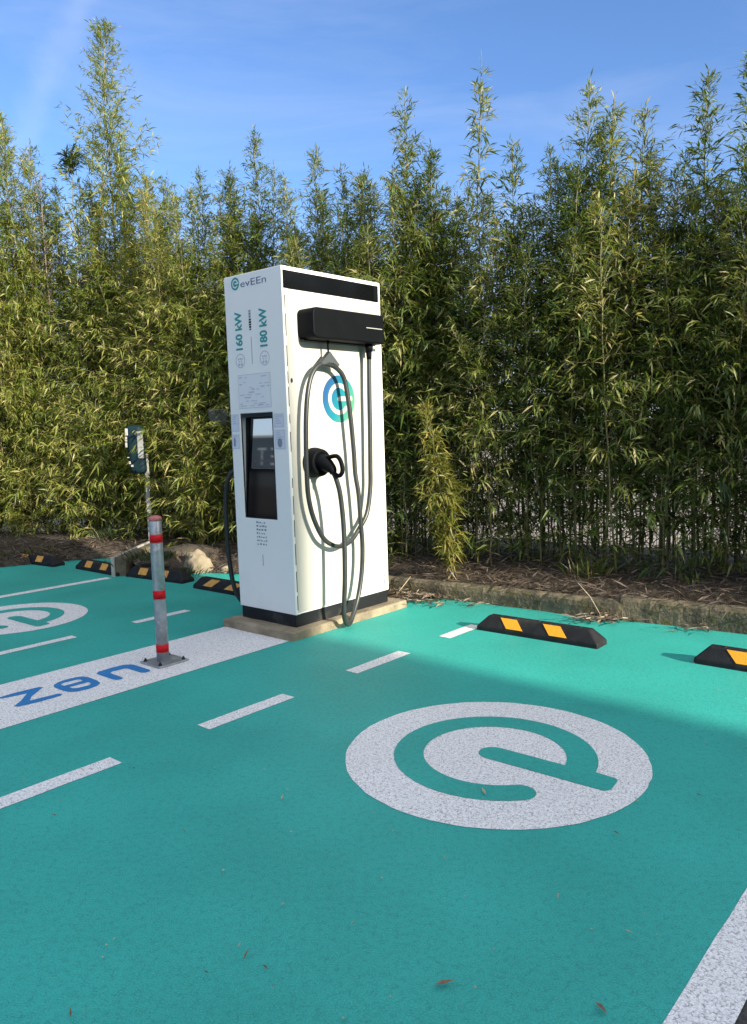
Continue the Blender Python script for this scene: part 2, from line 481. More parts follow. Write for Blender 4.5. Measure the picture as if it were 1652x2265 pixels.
# ------------------------------------------------------------------ mesh helpers
class MB:
    """collects shapes and links them as one mesh object"""

    def __init__(self):
        self.v, self.f, self.s = [], [], []

    def add(self, vs, fs, smooth=False):
        o = len(self.v)
        self.v += [tuple(p) for p in vs]
        self.f += [tuple(i + o for i in q) for q in fs]
        self.s += [smooth] * len(fs)

    def box(self, x0, x1, y0, y1, z0, z1, bev=0.0, seg=2):
        bm = bmesh.new()
        bmesh.ops.create_cube(bm, size=1.0)
        for v in bm.verts:
            v.co = Vector(((x0 + x1) / 2 + v.co.x * (x1 - x0), (y0 + y1) / 2 + v.co.y * (y1 - y0), (z0 + z1) / 2 + v.co.z * (z1 - z0)))
        if bev:
            bmesh.ops.bevel(bm, geom=list(bm.edges), offset=bev, segments=seg, affect='EDGES', profile=0.5)
        self.bm(bm)

    def bm(self, bm, smooth=False):
        bm.verts.index_update()
        self.add([v.co[:] for v in bm.verts], [[v.index for v in f.verts] for f in bm.faces], smooth)
        bm.free()

    def tube(self, pts, rad, sides=10, cap=True):
        pts = [Vector(p) for p in pts]
        n = len(pts)
        rad = [rad] * n if not hasattr(rad, '__len__') else rad
        vs, fs = [], []
        tprev = (pts[1] - pts[0]).normalized()
        ref = Vector((0, 0, 1)) if abs(tprev.z) < 0.9 else Vector((1, 0, 0))
        u = tprev.cross(ref).normalized()
        for i, p in enumerate(pts):
            tt = (pts[min(i + 1, n - 1)] - pts[max(i - 1, 0)])
            tt = tt.normalized() if tt.length > 1e-9 else tprev
            u = (u - tt * u.dot(tt)).normalized()
            w = tt.cross(u)
            for k in range(sides):
                a_ = 2 * math.pi * k / sides
                vs.append(p + (u * math.cos(a_) + w * math.sin(a_)) * rad[i])
        for i in range(n - 1):
            for k in range(sides):
                k2 = (k + 1) % sides
                fs.append((i * sides + k, i * sides + k2, (i + 1) * sides + k2, (i + 1) * sides + k))
        self.add(vs, fs, True)
        if cap:
            o = len(self.v) - len(vs)
            self.f.append(tuple(o + k for k in reversed(range(sides))))
            self.f.append(tuple(o + (n - 1) * sides + k for k in range(sides)))
            self.s += [False, False]

    def lathe(self, prof, cx=0, cy=0, sides=28, axis='z'):
        vs, fs = [], []
        for r, z in prof:
            for k in range(sides):
                a_ = 2 * math.pi * k / sides
                vs.append((cx + r * math.cos(a_), cy + r * math.sin(a_), z))
        for i in range(len(prof) - 1):
            for k in range(sides):
                k2 = (k + 1) % sides
                fs.append((i * sides + k, i * sides + k2, (i + 1) * sides + k2, (i + 1) * sides + k))
        self.add(vs, fs, True)
        o = len(self.v) - len(vs)
        self.f.append(tuple(o + k for k in reversed(range(sides))))
        self.f.append(tuple(o + (len(prof) - 1) * sides + k for k in range(sides)))
        self.s += [False, False]

    def flat(self, loops, fn):
        """flat polygon with holes; fn maps 2D to 3D"""
        tris = tessellate_polygon([[Vector((x, y, 0)) for x, y in lp] for lp in loops])
        pts = [q for lp in loops for q in lp]
        self.add([fn(x, y) for x, y in pts], tris)

    def build(self, name, material, parent=None, loc=None):
        me = bpy.data.meshes.new(name)
        me.from_pydata(self.v, [], self.f)
        me.polygons.foreach_set('use_smooth', self.s)
        me.materials.append(material)
        me.update()
        bmx = bmesh.new()
        bmx.from_mesh(me)
        bmesh.ops.recalc_face_normals(bmx, faces=bmx.faces)
        bmx.to_mesh(me)
        bmx.free()
        o = bpy.data.objects.new(name, me)
        COL.objects.link(o)
        if parent is not None:
            o.parent = parent
        if loc is not None:
            o.location = loc
        return o


def up_faces(o):
    """flat sheets look up"""
    me = o.data
    bmx = bmesh.new()
    bmx.from_mesh(me)
    for f in bmx.faces:
        if f.normal.z < 0:
            f.normal_flip()
    bmx.to_mesh(me)
    bmx.free()


def tag(o, label=None, cat=None, group=None, kind=None):
    if label:
        o['label'] = label
    if cat:
        o['category'] = cat
    if group:
        o['group'] = group
    if kind:
        o['kind'] = kind
    return o


def empty(name, loc, rz=0.0):
    o = bpy.data.objects.new(name, None)
    o.empty_display_size = 0.1
    COL.objects.link(o)
    o.location = loc
    o.rotation_euler = (0, 0, rz)
    return o


def dup(root, loc, rz=None, scale=None):
    r = root.copy()
    COL.objects.link(r)
    r.location = loc
    if rz is not None:
        r.rotation_euler = (0, 0, rz)
    if scale is not None:
        r.scale = scale
    for ch in list(root.children):
        c = ch.copy()
        COL.objects.link(c)
        c.parent = r
        for gch in list(ch.children):
            d = gch.copy()
            COL.objects.link(d)
            d.parent = c
    return r


def spline(pts, n=8):
    """Catmull-Rom through the points"""
    P = [Vector(p) for p in pts]
    P = [P[0] * 2 - P[1]] + P + [P[-1] * 2 - P[-2]]
    out = []
    for i in range(1, len(P) - 2):
        for k in range(n):
            t = k / n
            p0, p1, p2, p3 = P[i - 1], P[i], P[i + 1], P[i + 2]
            out.append(0.5 * ((2 * p1) + (p2 - p0) * t + (2 * p0 - 5 * p1 + 4 * p2 - p3) * t * t + (3 * p1 - p0 - 3 * p2 + p3) * t ** 3))
    out.append(P[-2])
    return out


def text_tris(s, bold=0.0):
    cu = bpy.data.curves.new('txt', 'FONT')
    cu.body = s
    cu.resolution_u = 4
    cu.offset = bold
    ob = bpy.data.objects.new('txt', cu)
    COL.objects.link(ob)
    dg = bpy.context.evaluated_depsgraph_get()
    me = ob.evaluated_get(dg).to_mesh()
    vs = [(v.co.x, v.co.y) for v in me.vertices]
    fs = [tuple(p.vertices) for p in me.polygons]
    ob.evaluated_get(dg).to_mesh_clear()
    bpy.data.objects.remove(ob)
    bpy.data.curves.remove(cu)
    xs, ys = [q[0] for q in vs], [q[1] for q in vs]
    x0, x1, y0, y1 = min(xs), max(xs), min(ys), max(ys)
    return [((x - x0) / (x1 - x0), (y - y0) / (y1 - y0)) for x, y in vs], fs


# ------------------------------------------------------------------ ground
def sheet(name, pts, z, m, kind='structure', parent=None):
    b = MB()
    b.flat([pts], lambda x, y: (x, y, z))
    o = b.build(name, m, parent)
    up_faces(o)
    if kind:
        o['kind'] = kind
    return o


sheet('ground', [(-400, -400), (400, -400), (400, 400), (-400, 400)], -0.012, M_GRAV)
sheet('asphalt_road', [W(-14, -22)[:2], W(-14, 9)[:2], W(2.6, 9)[:2], W(0.2, -22)[:2]], -0.006, M_ASPH)


def an_poly(lst):
    return [W(a_, n_)[:2] for a_, n_ in lst]


teal = MB()
tp = an_poly([(-4.6, -9.0), (-4.6, 3.40), (1.9, 3.40)]) + [(2.6, 4.95), (2.3, 5.16), (2.03, 5.30), (1.78, 5.49), (1.48, 5.62), (1.21, 5.90), (0.8, 6.24), (0.45, 6.5),
     (0.05, 6.75), (-0.6, 7.25), (-1.2, 7.72), (-1.5, 7.86), (-1.62, 7.98), (-1.85, 8.0), (-2.1, 8.15), (-2.5, 8.6), (-2.72, 8.95), (-3.0, 9.05), (-3.27, 9.12), (-3.5, 9.1), (-3.67, 9.0), (-3.9, 8.85), (-4.24, 8.68), (-4.7, 8.75), (-6.0, 9.0), (-9, 9.3)]
parking = sheet('parking_surface', tp, 0.0, M_TEAL)

MARK = 0.0018


def marking(name, poly, m=M_WHITE, z=MARK):
    b = MB()
    b.flat([poly], lambda a_, n_: W(a_, n_, z))
    o = b.build(name, m, parking)
    up_faces(o)
    return o


rd = random.Random(3)


def dash(a0, a1, n0, n1):
    j = lambda: rd.uniform(-0.0035, 0.0035)
    k = max(2, int((a1 - a0) / 0.12))
    top = [(a0 + (a1 - a0) * i / k + j(), n0 + j() * 0.5) for i in range(k + 1)]
    bot = [(a1 - (a1 - a0) * i / k + j(), n1 + j() * 0.5) for i in range(k + 1)]
    return marking('painted_dash', top + bot)


for a0, a1 in [(-4.5, -3.95), (-3.45, -2.9), (-2.46, -1.92), (-1.45, -0.885), (-0.385, 0.12), (0.555, 0.95)]:
    dash(a0, a1, 0.815, 0.912)
for a0, a1 in [(-3.5, -2.95), (-2.5, -1.95), (-1.5, -0.935), (-0.45, 0.045)]:
    dash(a0, a1, -1.42 + 0.05, -1.31 + 0.02)
o = dash(-4.5, 0.48, -3.32, -3.215)
o.name = 'painted_line'
o = dash(-4.6, 1.75, 3.27, 3.40)
o.name = 'painted_line'
band = marking('painted_band', [(-4.6, -0.66), (-0.09, -0.635), (-0.09, 0.055), (-4.6, 0.085)])

# letters on the band (drawn as they stand: read along the bay, open side towards +n)
LET = {
    'z': [[(-1.875, -0.416), (-1.779, -0.424), (-1.645, -0.410), (-1.630, -0.385), (-1.665, -0.356), (-1.748, -0.282), (-1.785, -0.222), (-1.637, -0.205), (-1.622, -0.183), (-1.640, -0.160),
            (-1.760, -0.160), (-1.865, -0.178), (-1.880, -0.205), (-1.815, -0.262), (-1.738, -0.356), (-1.865, -0.386)]],
    'e': [[(-1.592, -0.330), (-1.575, -0.372), (-1.535, -0.400), (-1.480, -0.412), (-1.420, -0.404), (-1.388, -0.382), (-1.376, -0.345), (-1.378, -0.235), (-1.392, -0.180), (-1.430, -0.150),
            (-1.490, -0.138), (-1.552, -0.152), (-1.582, -0.185), (-1.592, -0.235)],
          [(-1.545, -0.350), (-1.520, -0.364), (-1.440, -0.356), (-1.428, -0.338), (-1.430, -0.306), (-1.545, -0.308)],
          [(-1.538, -0.262), (-1.425, -0.256), (-1.427, -0.222), (-1.450, -0.200), (-1.515, -0.205), (-1.538, -0.226)]],
    'n': [[(-1.312, -0.365), (-1.285, -0.391), (-1.190, -0.400), (-1.110, -0.392), (-1.080, -0.365), (-1.072, -0.330), (-1.074, -0.160), (-1.092, -0.136), (-1.126, -0.140), (-1.138, -0.170), (-1.139, -0.300),
            (-1.150, -0.318), (-1.232, -0.325), (-1.254, -0.308), (-1.256, -0.165), (-1.276, -0.142), (-1.304, -0.155), (-1.311, -0.190)]],
}
for ch, loops in LET.items():
    b = MB()
    b.flat(loops, lambda a_, n_: W(a_, n_, 2 * MARK))
    o = b.build('painted_letter', M_BLUEP, band)
    up_faces(o)


def e_loops(s):
    """the e of the emblem, unit s per metre: ring, bar and rounded tail as one outline (x' across, y' up)"""
    R, r = 0.430, 0.302
    pts = []
    th0, th1 = 0.24, math.radians(317)
    tho = math.asin(0.086 / R)
    # bar: lower edge from tip to rounded inner end, then upper edge to the ring's inner side
    pts += [(0.515, -0.046), (0.532, -0.020), (0.522, 0.066), (0.505, 0.082), (R * math.cos(tho), 0.086)]
    for i in range(41):
        th = tho + (th1 - tho) * i / 40
        pts.append((R * math.cos(th), R * math.sin(th)))
    cx, cy = 0.366 * math.cos(th1), 0.366 * math.sin(th1)
    for i in range(1, 8):
        q = th1 + math.pi * i / 8
        pts.append((cx + 0.064 * math.cos(q), cy + 0.064 * math.sin(q)))
    for i in range(41):
        th = th1 + (th0 - th1) * i / 40
        pts.append((r * math.cos(th), r * math.sin(th)))
    pts += [(-0.005, 0.064)]
    for i in range(1, 8):
        q = math.pi / 2 + math.pi * i / 8
        pts.append((-0.005 + 0.063 * math.cos(q), 0.001 + 0.063 * math.sin(q)))
    pts += [(-0.005, -0.062)]
    return [(x * s, y * s) for x, y in pts]


def emblem(ac, nc, r):
    b = MB()
    rr = random.Random(5)
    b.flat([[(r * math.cos(i * math.pi / 48) * (1 + rr.uniform(-.004, .004)), r * math.sin(i * math.pi / 48) * (1 + rr.uniform(-.004, .004))) for i in range(96)]], lambda x, y: W(ac + y, nc + x, MARK))
    d = b.build('painted_emblem', M_WHITE, parking)
    up_faces(d)
    b = MB()
    b.flat([e_loops(r / 0.637)], lambda x, y: W(ac + y, nc + x, 2 * MARK))
    g = b.build('painted_letter', M_TEAL, d)
    up_faces(g)


emblem(-0.873, 2.146, 0.644)
emblem(-0.919, -2.30, 0.55)

# ------------------------------------------------------------------ soil bed, kerb, litter
rb = random.Random(11)
front = [(-14, 9.9, 0), (-9, 9.25, 0), (-6, 8.95, 0), (-4.7, 8.72, 0), (-4.24, 8.66, 0), (-3.9, 8.84, 0), (-3.67, 8.98, 0), (-3.27, 9.10, 0), (-3.0, 9.03, 0), (-2.72, 8.93, 0), (-2.5, 8.55, 0), (-2.1, 8.12, 0), (-1.85, 7.97, 0),
         (-1.5, 7.84, 0), (-1.2, 7.70, 0), (-0.6, 7.23, 0), (-0.1, 6.86, 0), (0.22, 6.72, 1), (0.6, 6.44, 1), (0.95, 6.10, 1), (1.37, 5.84, 1), (1.8, 5.57, 1), (2.4, 5.05, 1), (3.4, 4.35, 1), (5.2, 3.1, 1), (9.5, 0.0, 1)]
vs, fs = [], []
offs = [0, 0.12, 0.3, 0.5, 0.8, 1.2, 1.7, 2.3, 3.2]
for x, y, kb in front:
    for d in offs:
        if kb:
            z = 0.115 + 0.05 * min(1, d / 0.8) + rb.uniform(-.012, .012) if d < 2.5 else 0.0
        else:
            z = (0.004 if d == 0 else 0.04 + 0.10 * min(1, d / 0.7) + rb.uniform(-.015, .02)) if d < 2.5 else 0.0
        if d >= 3:
            z = -0.03
        vs.append((x + 0.5 * d + rb.uniform(-.02, .02) * (d > 0), y + 0.87 * d, z))
nO = len(offs)
for i in range(len(front) - 1):
    for k in range(nO - 1):
        fs.append((i * nO + k, (i + 1) * nO + k, (i + 1) * nO + k + 1, i * nO + k + 1))
b = MB()
b.add(vs, fs, True)
bed = b.build('soil_bed', M_SOIL)
bed['kind'] = 'structure'


def bed_z(x, y):
    """rough height of the bed at a point"""
    best, bd = None, 1e9
    for i in range(len(front) - 1):
        ax, ay, ka = front[i]
        bx, by, kb = front[i + 1]
        t = max(0, min(1, ((x - ax) * (bx - ax) + (y - ay) * (by - ay)) / ((bx - ax) ** 2 + (by - ay) ** 2)))
        px_, py_ = ax + t * (bx - ax), ay + t * (by - ay)
        d = math.hypot(x - px_, y - py_)
        if d < bd:
            bd, best = d, (ka, kb, t)
    kb = best[0] if best[2] < 0.5 else best[1]
    return 0.115 + 0.05 * min(1, bd / 0.8) if kb else 0.02 + 0.12 * min(1, bd / 0.8)


# kerb: weathered stones end to end
kline = [(-0.02, 6.74), (0.42, 6.43), (0.86, 6.13), (1.22, 5.86), (1.50, 5.62), (1.765, 5.455), (2.06, 5.275), (2.40, 5.03), (3.0, 4.60), (3.9, 3.95), (5.2, 3.0), (6.8, 1.8)]
kb = MB()
rk = random.Random(23)
for run, hgt, wid in ((kline[:6], 0.135, 0.11), ([(1.755, 5.470)] + kline[6:], 0.158, 0.14)):
    P_ = spline([(x, y, 0) for x, y in run], 12)
    prof = [(0, -0.02), (0, hgt * 0.3), (-0.003, hgt * 0.62), (0.003, hgt * 0.88), (0.020, hgt), (wid * 0.55, hgt + 0.004), (wid - 0.012, hgt), (wid, hgt - 0.02), (wid, -0.02)]
    m_ = len(prof)
    vs, fs = [], []
    for k, p in enumerate(P_):
        t_ = (P_[min(k + 1, len(P_) - 1)] - P_[max(k - 1, 0)]).normalized()
        chip = rk.uniform(0.0, 0.016) if rk.random() < 0.16 else 0.0
        for q, (p_, z_) in enumerate(prof):
            j = rk.uniform(-.002, .002) + (chip if q in (3, 4) else 0)
            j2 = (rk.uniform(-.0025, .0025) - (chip * 0.7 if q in (4, 5) else 0)) if z_ > 0 else 0
            vs.append((p.x - t_.y * (p_ + j), p.y + t_.x * (p_ + j), z_ + j2))
    for k in range(len(P_) - 1):
        for q in range(m_ - 1):
            fs.append((k * m_ + q, k * m_ + q + 1, (k + 1) * m_ + q + 1, (k + 1) * m_ + q))
    fs.append(tuple(range(m_)))
    fs.append(tuple((len(P_) - 1) * m_ + q for q in range(m_)))
    kb.add(vs, fs, False)
kerb = kb.build('kerb', M_KERB)
kerb['kind'] = 'structure'


# ------------------------------------------------------------------ concrete pad under the station
def rough_block(name, x0, x1, y0, y1, z0, z1, m, amp, bev, seed, cuts=7):
    bm = bmesh.new()
    bmesh.ops.create_cube(bm, size=1.0)
    for v in bm.verts:
        v.co = Vector(((x0 + x1) / 2 + v.co.x * (x1 - x0), (y0 + y1) / 2 + v.co.y * (y1 - y0), (z0 + z1) / 2 + v.co.z * (z1 - z0)))
    bmesh.ops.bevel(bm, geom=list(bm.edges), offset=bev, segments=2, affect='EDGES', profile=0.5)
    bmesh.ops.subdivide_edges(bm, edges=[e for e in bm.edges if e.calc_length() > 0.12], cuts=cuts, use_grid_fill=True)
    r_ = random.Random(seed)
    for v in bm.verts:
        if v.co.z > z0 + 0.01:
            v.co += Vector((r_.uniform(-amp, amp), r_.uniform(-amp, amp), r_.uniform(-amp, amp) * 0.6))
    b_ = MB()
    b_.bm(bm)
    return b_.build(name, m)


pad = rough_block('concrete_pad', -0.125, 1.14, -0.085, 0.66, -0.02, 0.058, M_PAD, 0.004, 0.012, 4)
pad.location = W(0, 0)
pad.rotation_euler = (0, 0, YAW)
tag(pad, 'low rough concrete slab under the white charging station', 'concrete pad')

# ------------------------------------------------------------------ charging station: local x into the bay, y to the left face, z up
ST = empty('charging_station', W(0, 0))
ST.rotation_mode = 'QUATERNION'
ST.rotation_quaternion = Euler((0.0053, -0.0037, 0)).to_quaternion() @ Euler((0, 0, YAW)).to_quaternion()
tag(ST, 'tall white electric vehicle charging cabinet with black cable arm, screen and round blue-green mark', 'charging station')
L, WD, Z0, Z1, Z2 = 1.0193, 0.5966, 0.05, 0.1463, 2.522
FP = 0.052                                     # depth of the front panel
b = MB()
b.box(FP, L, 0.004, WD, Z1, Z2, 0.006)
body = b.build('cabinet', M_BODY, ST)
b = MB()
b.box(0.008, L - 0.008, 0.010, WD - 0.008, 0.05, Z1 - 0.001, 0.003)
b.build('plinth', M_PLINTH, ST)
# front panel with the screen opening
sy0, sy1, sz0, sz1 = 0.146, 0.492, 0.808, 1.558
b = MB()
b.box(0, FP - 0.002, 0, sy0, Z1, Z2, 0.004)
b.box(0, FP - 0.002, sy1, WD, Z1, Z2, 0.004)
bmx = MB()
fp = MB()
ox = [(0.0, Z1), (WD, Z1), (WD, Z2), (0.0, Z2)]
ix = [(sy0, sz0), (sy1, sz0), (sy1, sz1), (sy0, sz1)]


def ring_panel(bld, outer, inner, x0, x1):
    vs_ = [(x0, y, z) for y, z in outer] + [(x0, y, z) for y, z in inner] + [(x1, y, z) for y, z in outer] + [(x1, y, z) for y, z in inner]
    fs_ = []
    for k in range(4):
        k2 = (k + 1) % 4
        fs_ += [(k, k2, 4 + k2, 4 + k), (8 + k, 8 + k2, 12 + k2, 12 + k), (k, k2, 8 + k2, 8 + k), (4 + k, 4 + k2, 12 + k2, 12 + k)]
    bld.add(vs_, fs_)


ring_panel(fp, ox, ix, 0.0, FP - 0.0015)
fpo = fp.build('front_panel', M_BODY, ST)
bv = fpo.modifiers.new('bevel', 'BEVEL')
bv.width = 0.004
bv.segments = 2
bv.limit_method = 'ANGLE'
# screen: glass leaning back a little inside the opening, thin dark surround
b = MB()
tilt = 0.040
gx0, gx1 = 0.008, 0.008 + tilt
b.add([(gx0, sy0 + .004, sz0 + .003), (gx0, sy1 - .004, sz0 + .003), (gx1, sy1 - .004, sz1 - .003), (gx1, sy0 + .004, sz1 - .003),
       (FP + .001, sy0 + .004, sz0 + .003), (FP + .001, sy1 - .004, sz0 + .003), (FP + .001, sy1 - .004, sz1 - .003), (FP + .001, sy0 + .004, sz1 - .003)],
      [(0, 1, 2, 3), (4, 5, 6, 7), (0, 1, 5, 4), (2, 3, 7, 6), (1, 2, 6, 5), (0, 3, 7, 4)])
screen = b.build('screen', M_GLASS, ST)
b = MB()
ring_panel(b, [(sy0 + .0005, sz0 + .0005), (sy1 - .0005, sz0 + .0005), (sy1 - .0005, sz1 - .0005), (sy0 + .0005, sz1 - .0005)],
           [(sy0 + .012, sz0 + .008), (sy1 - .012, sz0 + .008), (sy1 - .012, sz1 - .03), (sy0 + .012, sz1 - .03)], 0.003, 0.006)
b.build('screen_frame', M_PLINTH, screen)


def gl(y, z):                                   # a point on the glass, 1 mm proud
    return (gx0 + tilt * (z - sz0) / (sz1 - sz0) - 0.0012, y, z)


b = MB()
b.flat([[(0.160, 1.165), (0.428, 1.165), (0.400, 1.515), (0.160, 1.515)]], gl)
b.build('display', mat('display_mirror_film', (0.50, 0.54, 0.58), 0.03, metal=0.9), screen)


def gl(y, z):
    return (gx0 + tilt * (z - sz0) / (sz1 - sz0) - 0.0020, y, z)


b = MB()
for (y0_, y1_, z0_, z1_) in [(0.165, 0.415, 1.262, 1.265), (0.165, 0.415, 1.163, 1.167), (0.165, 0.168, 1.163, 1.265), (0.412, 0.415, 1.163, 1.265)]:
    b.flat([[(y0_, z0_), (y1_, z0_), (y1_, z1_), (y0_, z1_)]], gl)
rs = random.Random(2)
for i in range(12):
    y_ = 0.19 + i * 0.018
    b.flat([[(y_, 1.212 + rs.uniform(-.008, .008)), (y_ + 0.012, 1.212), (y_ + 0.012, 1.228 + rs.uniform(-.006, .01)), (y_, 1.226)]], gl)
b.build('screen_graphics', mat('screen_print', (0.10, 0.08, 0.09), 0.3), screen)

# side panel facing the bay: slightly proud, with a dark gap along the front edge
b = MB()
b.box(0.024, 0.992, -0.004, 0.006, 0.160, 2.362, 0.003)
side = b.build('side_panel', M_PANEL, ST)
b = MB()
rs = random.Random(9)
z = 0.18
while z < 2.3:
    h_ = rs.uniform(0.05, 0.16)
    if rs.random() < 0.75:
        b.box(0.0185, 0.0235, -0.0012, 0.0045, z, min(z + h_, 2.33))
    z += h_ + rs.uniform(0.02, 0.07)
b.box(0.9935, 0.9975, -0.0012, 0.0045, 0.17, 2.34)
b.build('panel_gap', M_DARK, ST)
b = MB()
b.box(0.012, 0.990, -0.003, 0.006, 2.374, 2.494, 0.002)
hd = b.build('header_display', M_GLOSS, ST)
b = MB()
b.box(0.935, 0.972, -0.0052, -0.0032, 2.388, 2.482)
b.box(0.945, 0.948, -0.0066, -0.0053, 2.45, 2.475)
b.build('header_frame', M_BLACKP, hd)
b = MB()
b.lathe([(0.010, -0.003), (0.010, 0.004), (0.006, 0.006)], 0, 0, 14)
lk = b.build('lock', M_DARK, ST, (0.050, -0.004, 1.764))
lk.rotation_euler = (math.pi / 2, 0, 0)
lk.scale = (0.9, 1.6, 1)

# cable arm box
bm = bmesh.new()
bmesh.ops.create_cube(bm, size=1.0)
bx0, bx1, bz0, bz1, bd = 0.125, 0.86, 2.040, 2.246, 0.155
for v in bm.verts:
    v.co = Vector(((bx0 + bx1) / 2 + v.co.x * (bx1 - bx0), -0.0045 - bd / 2 + v.co.y * bd, (bz0 + bz1) / 2 + v.co.z * (bz1 - bz0)))
bmesh.ops.bevel(bm, geom=[e for e in bm.edges if abs(e.verts[0].co.y - e.verts[1].co.y) > 0.1 and e.verts[0].co.x < 0.2], offset=0.045, segments=5, affect='EDGES', profile=0.5)
bmesh.ops.bevel(bm, geom=[e for e in bm.edges if e.verts[0].co.y < -bd * 0.9 and e.verts[1].co.y < -bd * 0.9], offset=0.010, segments=2, affect='EDGES', profile=0.5)
b = MB()
b.bm(bm)
arm = b.build('cable_arm', M_BLACKP, ST)
b = MB()
b.box(0.66, 0.835, -0.0045 - bd - 0.0025, -0.0045 - bd + 0.001, 2.141, 2.147)
b.build('light_strip', M_LED, arm)
b = MB()
b.box(0.135, 0.85, -0.05, -0.0046, 2.030, 2.0395, 0.003)
b.build('arm_rail', M_PLINTH, arm)

# hanger: strap and triangular sling that carries the cable loop
b = MB()
b.tube([(0.345, -0.075, 2.042), (0.345, -0.075, 1.955)], [0.009, 0.006], 8)
hang = b.build('hanger_strap', M_BLACKP, ST)
b = MB()
for y_ in (-0.093, -0.061):
    pass
tri = [(0.345, 1.965), (0.255, 1.885), (0.275, 1.872), (0.325, 1.888), (0.375, 1.886), (0.422, 1.864), (0.438, 1.876)]
vs = [(x, -0.095, z_) for x, z_ in tri] + [(x, -0.058, z_) for x, z_ in tri]
nt = len(tri)
b.add(vs, [tuple(range(nt)), tuple(range(nt, 2 * nt))] + [(i, (i + 1) % nt, nt + (i + 1) % nt, nt + i) for i in range(nt)])
b.build('cable_sling', mat('dark_rubber_sling', (0.05, 0.06, 0.065), 0.5), hang)

# the charging cable: arm -> loop -> floor -> connector
pathc = [(0.772, -0.08, 2.035), (0.772, -0.08, 1.95), (0.762, -0.08, 1.68), (0.756, -0.08, 1.42), (0.747, -0.08, 1.16), (0.737, -0.08, 0.98), (0.69, -0.08, 0.795), (0.596, -0.08, 0.688), (0.50, -0.085, 0.615), (0.39, -0.09, 0.588),
         (0.295, -0.09, 0.61), (0.20, -0.09, 0.68), (0.122, -0.085, 0.83), (0.088, -0.08, 0.985), (0.084, -0.08, 1.165), (0.086, -0.08, 1.3), (0.098, -0.08, 1.51), (0.124, -0.08, 1.68), (0.172, -0.077, 1.80), (0.245, -0.077, 1.868),
         (0.335, -0.077, 1.876), (0.42, -0.077, 1.855), (0.488, -0.083, 1.785), (0.520, -0.088, 1.63), (0.540, -0.09, 1.464), (0.558, -0.09, 1.25), (0.565, -0.09, 1.10), (0.582, -0.1, 0.948), (0.594, -0.1, 0.757), (0.605, -0.1, 0.564),
         (0.588, -0.1, 0.373), (0.536, -0.105, 0.20), (0.455, -0.125, 0.085), (0.385, -0.15, 0.030), (0.325, -0.17, 0.045), (0.285, -0.19, 0.12), (0.270, -0.21, 0.22), (0.276, -0.22, 0.39), (0.283, -0.22, 0.61), (0.279, -0.22, 0.80), (0.258, -0.22, 0.98),
         (0.232, -0.215, 1.08), (0.215, -0.205, 1.13)]
cpts = spline(pathc, 7)
b = MB()
b.tube(cpts, 0.0172, 12)
cable = b.build('charging_cable', M_CABLE, ST)
b = MB()
b.tube([(0.772, -0.08, 2.04), (0.772, -0.08, 1.985)], [0.028, 0.024], 12)
b.tube([(0.772, -0.08, 1.985), (0.772, -0.08, 1.93)], [0.022, 0.018], 12)
gld = b.build('cable_gland', M_BLACKP, cable)
b = MB()
b.tube([(0.80, -0.10, 2.036), (0.80, -0.10, 1.988)], 0.016, 10)
b.build('clamp', M_GALV, cable)

# connector parked in its holster
b = MB()
hz = [(0.106, 0.0), (0.106, 0.028), (0.094, 0.080), (0.090, 0.086), (0.068, 0.086), (0.062, 0.055), (0.02, 0.055)]
b.lathe([(r_, y_) for r_, y_ in hz], 0, 0, 32)
hol = b.build('holster', M_BLACKP, ST, (0.226, -0.0045, 1.198))
hol.rotation_euler = (math.pi / 2, 0, 0)
b = MB()
b.tube(spline([(0.226, -0.055, 1.206), (0.224, -0.10, 1.198), (0.221, -0.15, 1.178), (0.218, -0.19, 1.152), (0.216, -0.205, 1.125)], 5), [0.060] * 5 + [0.058, 0.056, 0.054, 0.052, 0.05] + [0.047, 0.044, 0.041, 0.038, 0.036] + [0.034, 0.031, 0.029, 0.027, 0.025] + [0.023], 16)
con = b.build('connector', M_BLACKP, ST)
b = MB()
hp = [(0.222, -0.125, 1.225), (0.222, -0.185, 1.240), (0.220, -0.235, 1.243), (0.218, -0.265, 1.225), (0.217, -0.285, 1.185), (0.216, -0.290, 1.145), (0.215, -0.275, 1.118), (0.215, -0.245, 1.110), (0.215, -0.205, 1.128)]
b.tube(spline(hp, 5), 0.0155, 10)
b.build('handle', M_BLACKP, con)


# ---- printed marks on the two faces
def fl(s_, t_):                                  # left face: s_ = -y
    return (-0.0012, -s_, t_)


def fr(s_, t_):                                  # side panel
    return (s_, -0.0056, t_)


def fr2(s_, t_):
    return (s_, -0.0068, t_)


def text_on(name, s, x0, x1, z0, z1, fn, m, rot=False, parent=None, bold=0.0):
    """text fitted in a rectangle; rot = read from bottom to top"""
    pts, fs_ = text_tris(s, bold)
    b_ = MB()
    if rot:
        b_.add([fn(x1 + (x0 - x1) * y, z0 + (z1 - z0) * x) for x, y in pts], fs_)
    else:
        b_.add([fn(x0 + (x1 - x0) * x, z0 + (z1 - z0) * y) for x, y in pts], fs_)
    return b_.build(name, m, parent or ST)


def rects(name, lst, fn, m, parent=None):
    b_ = MB()
    for x0, x1, z0, z1 in lst:
        b_.flat([[(x0, z0), (x1, z0), (x1, z1), (x0, z1)]], fn)
    return b_.build(name, m, parent or ST)


def outline(x0, x1, z0, z1, w=0.003):
    return [(x0, x1, z0, z0 + w), (x0, x1, z1 - w, z1), (x0, x0 + w, z0 + w, z1 - w), (x1 - w, x1, z0 + w, z1 - w)]


def circle(r_, n_=40):
    return [(r_ * math.cos(2 * math.pi * i / n_), r_ * math.sin(2 * math.pi * i / n_)) for i in range(n_)]


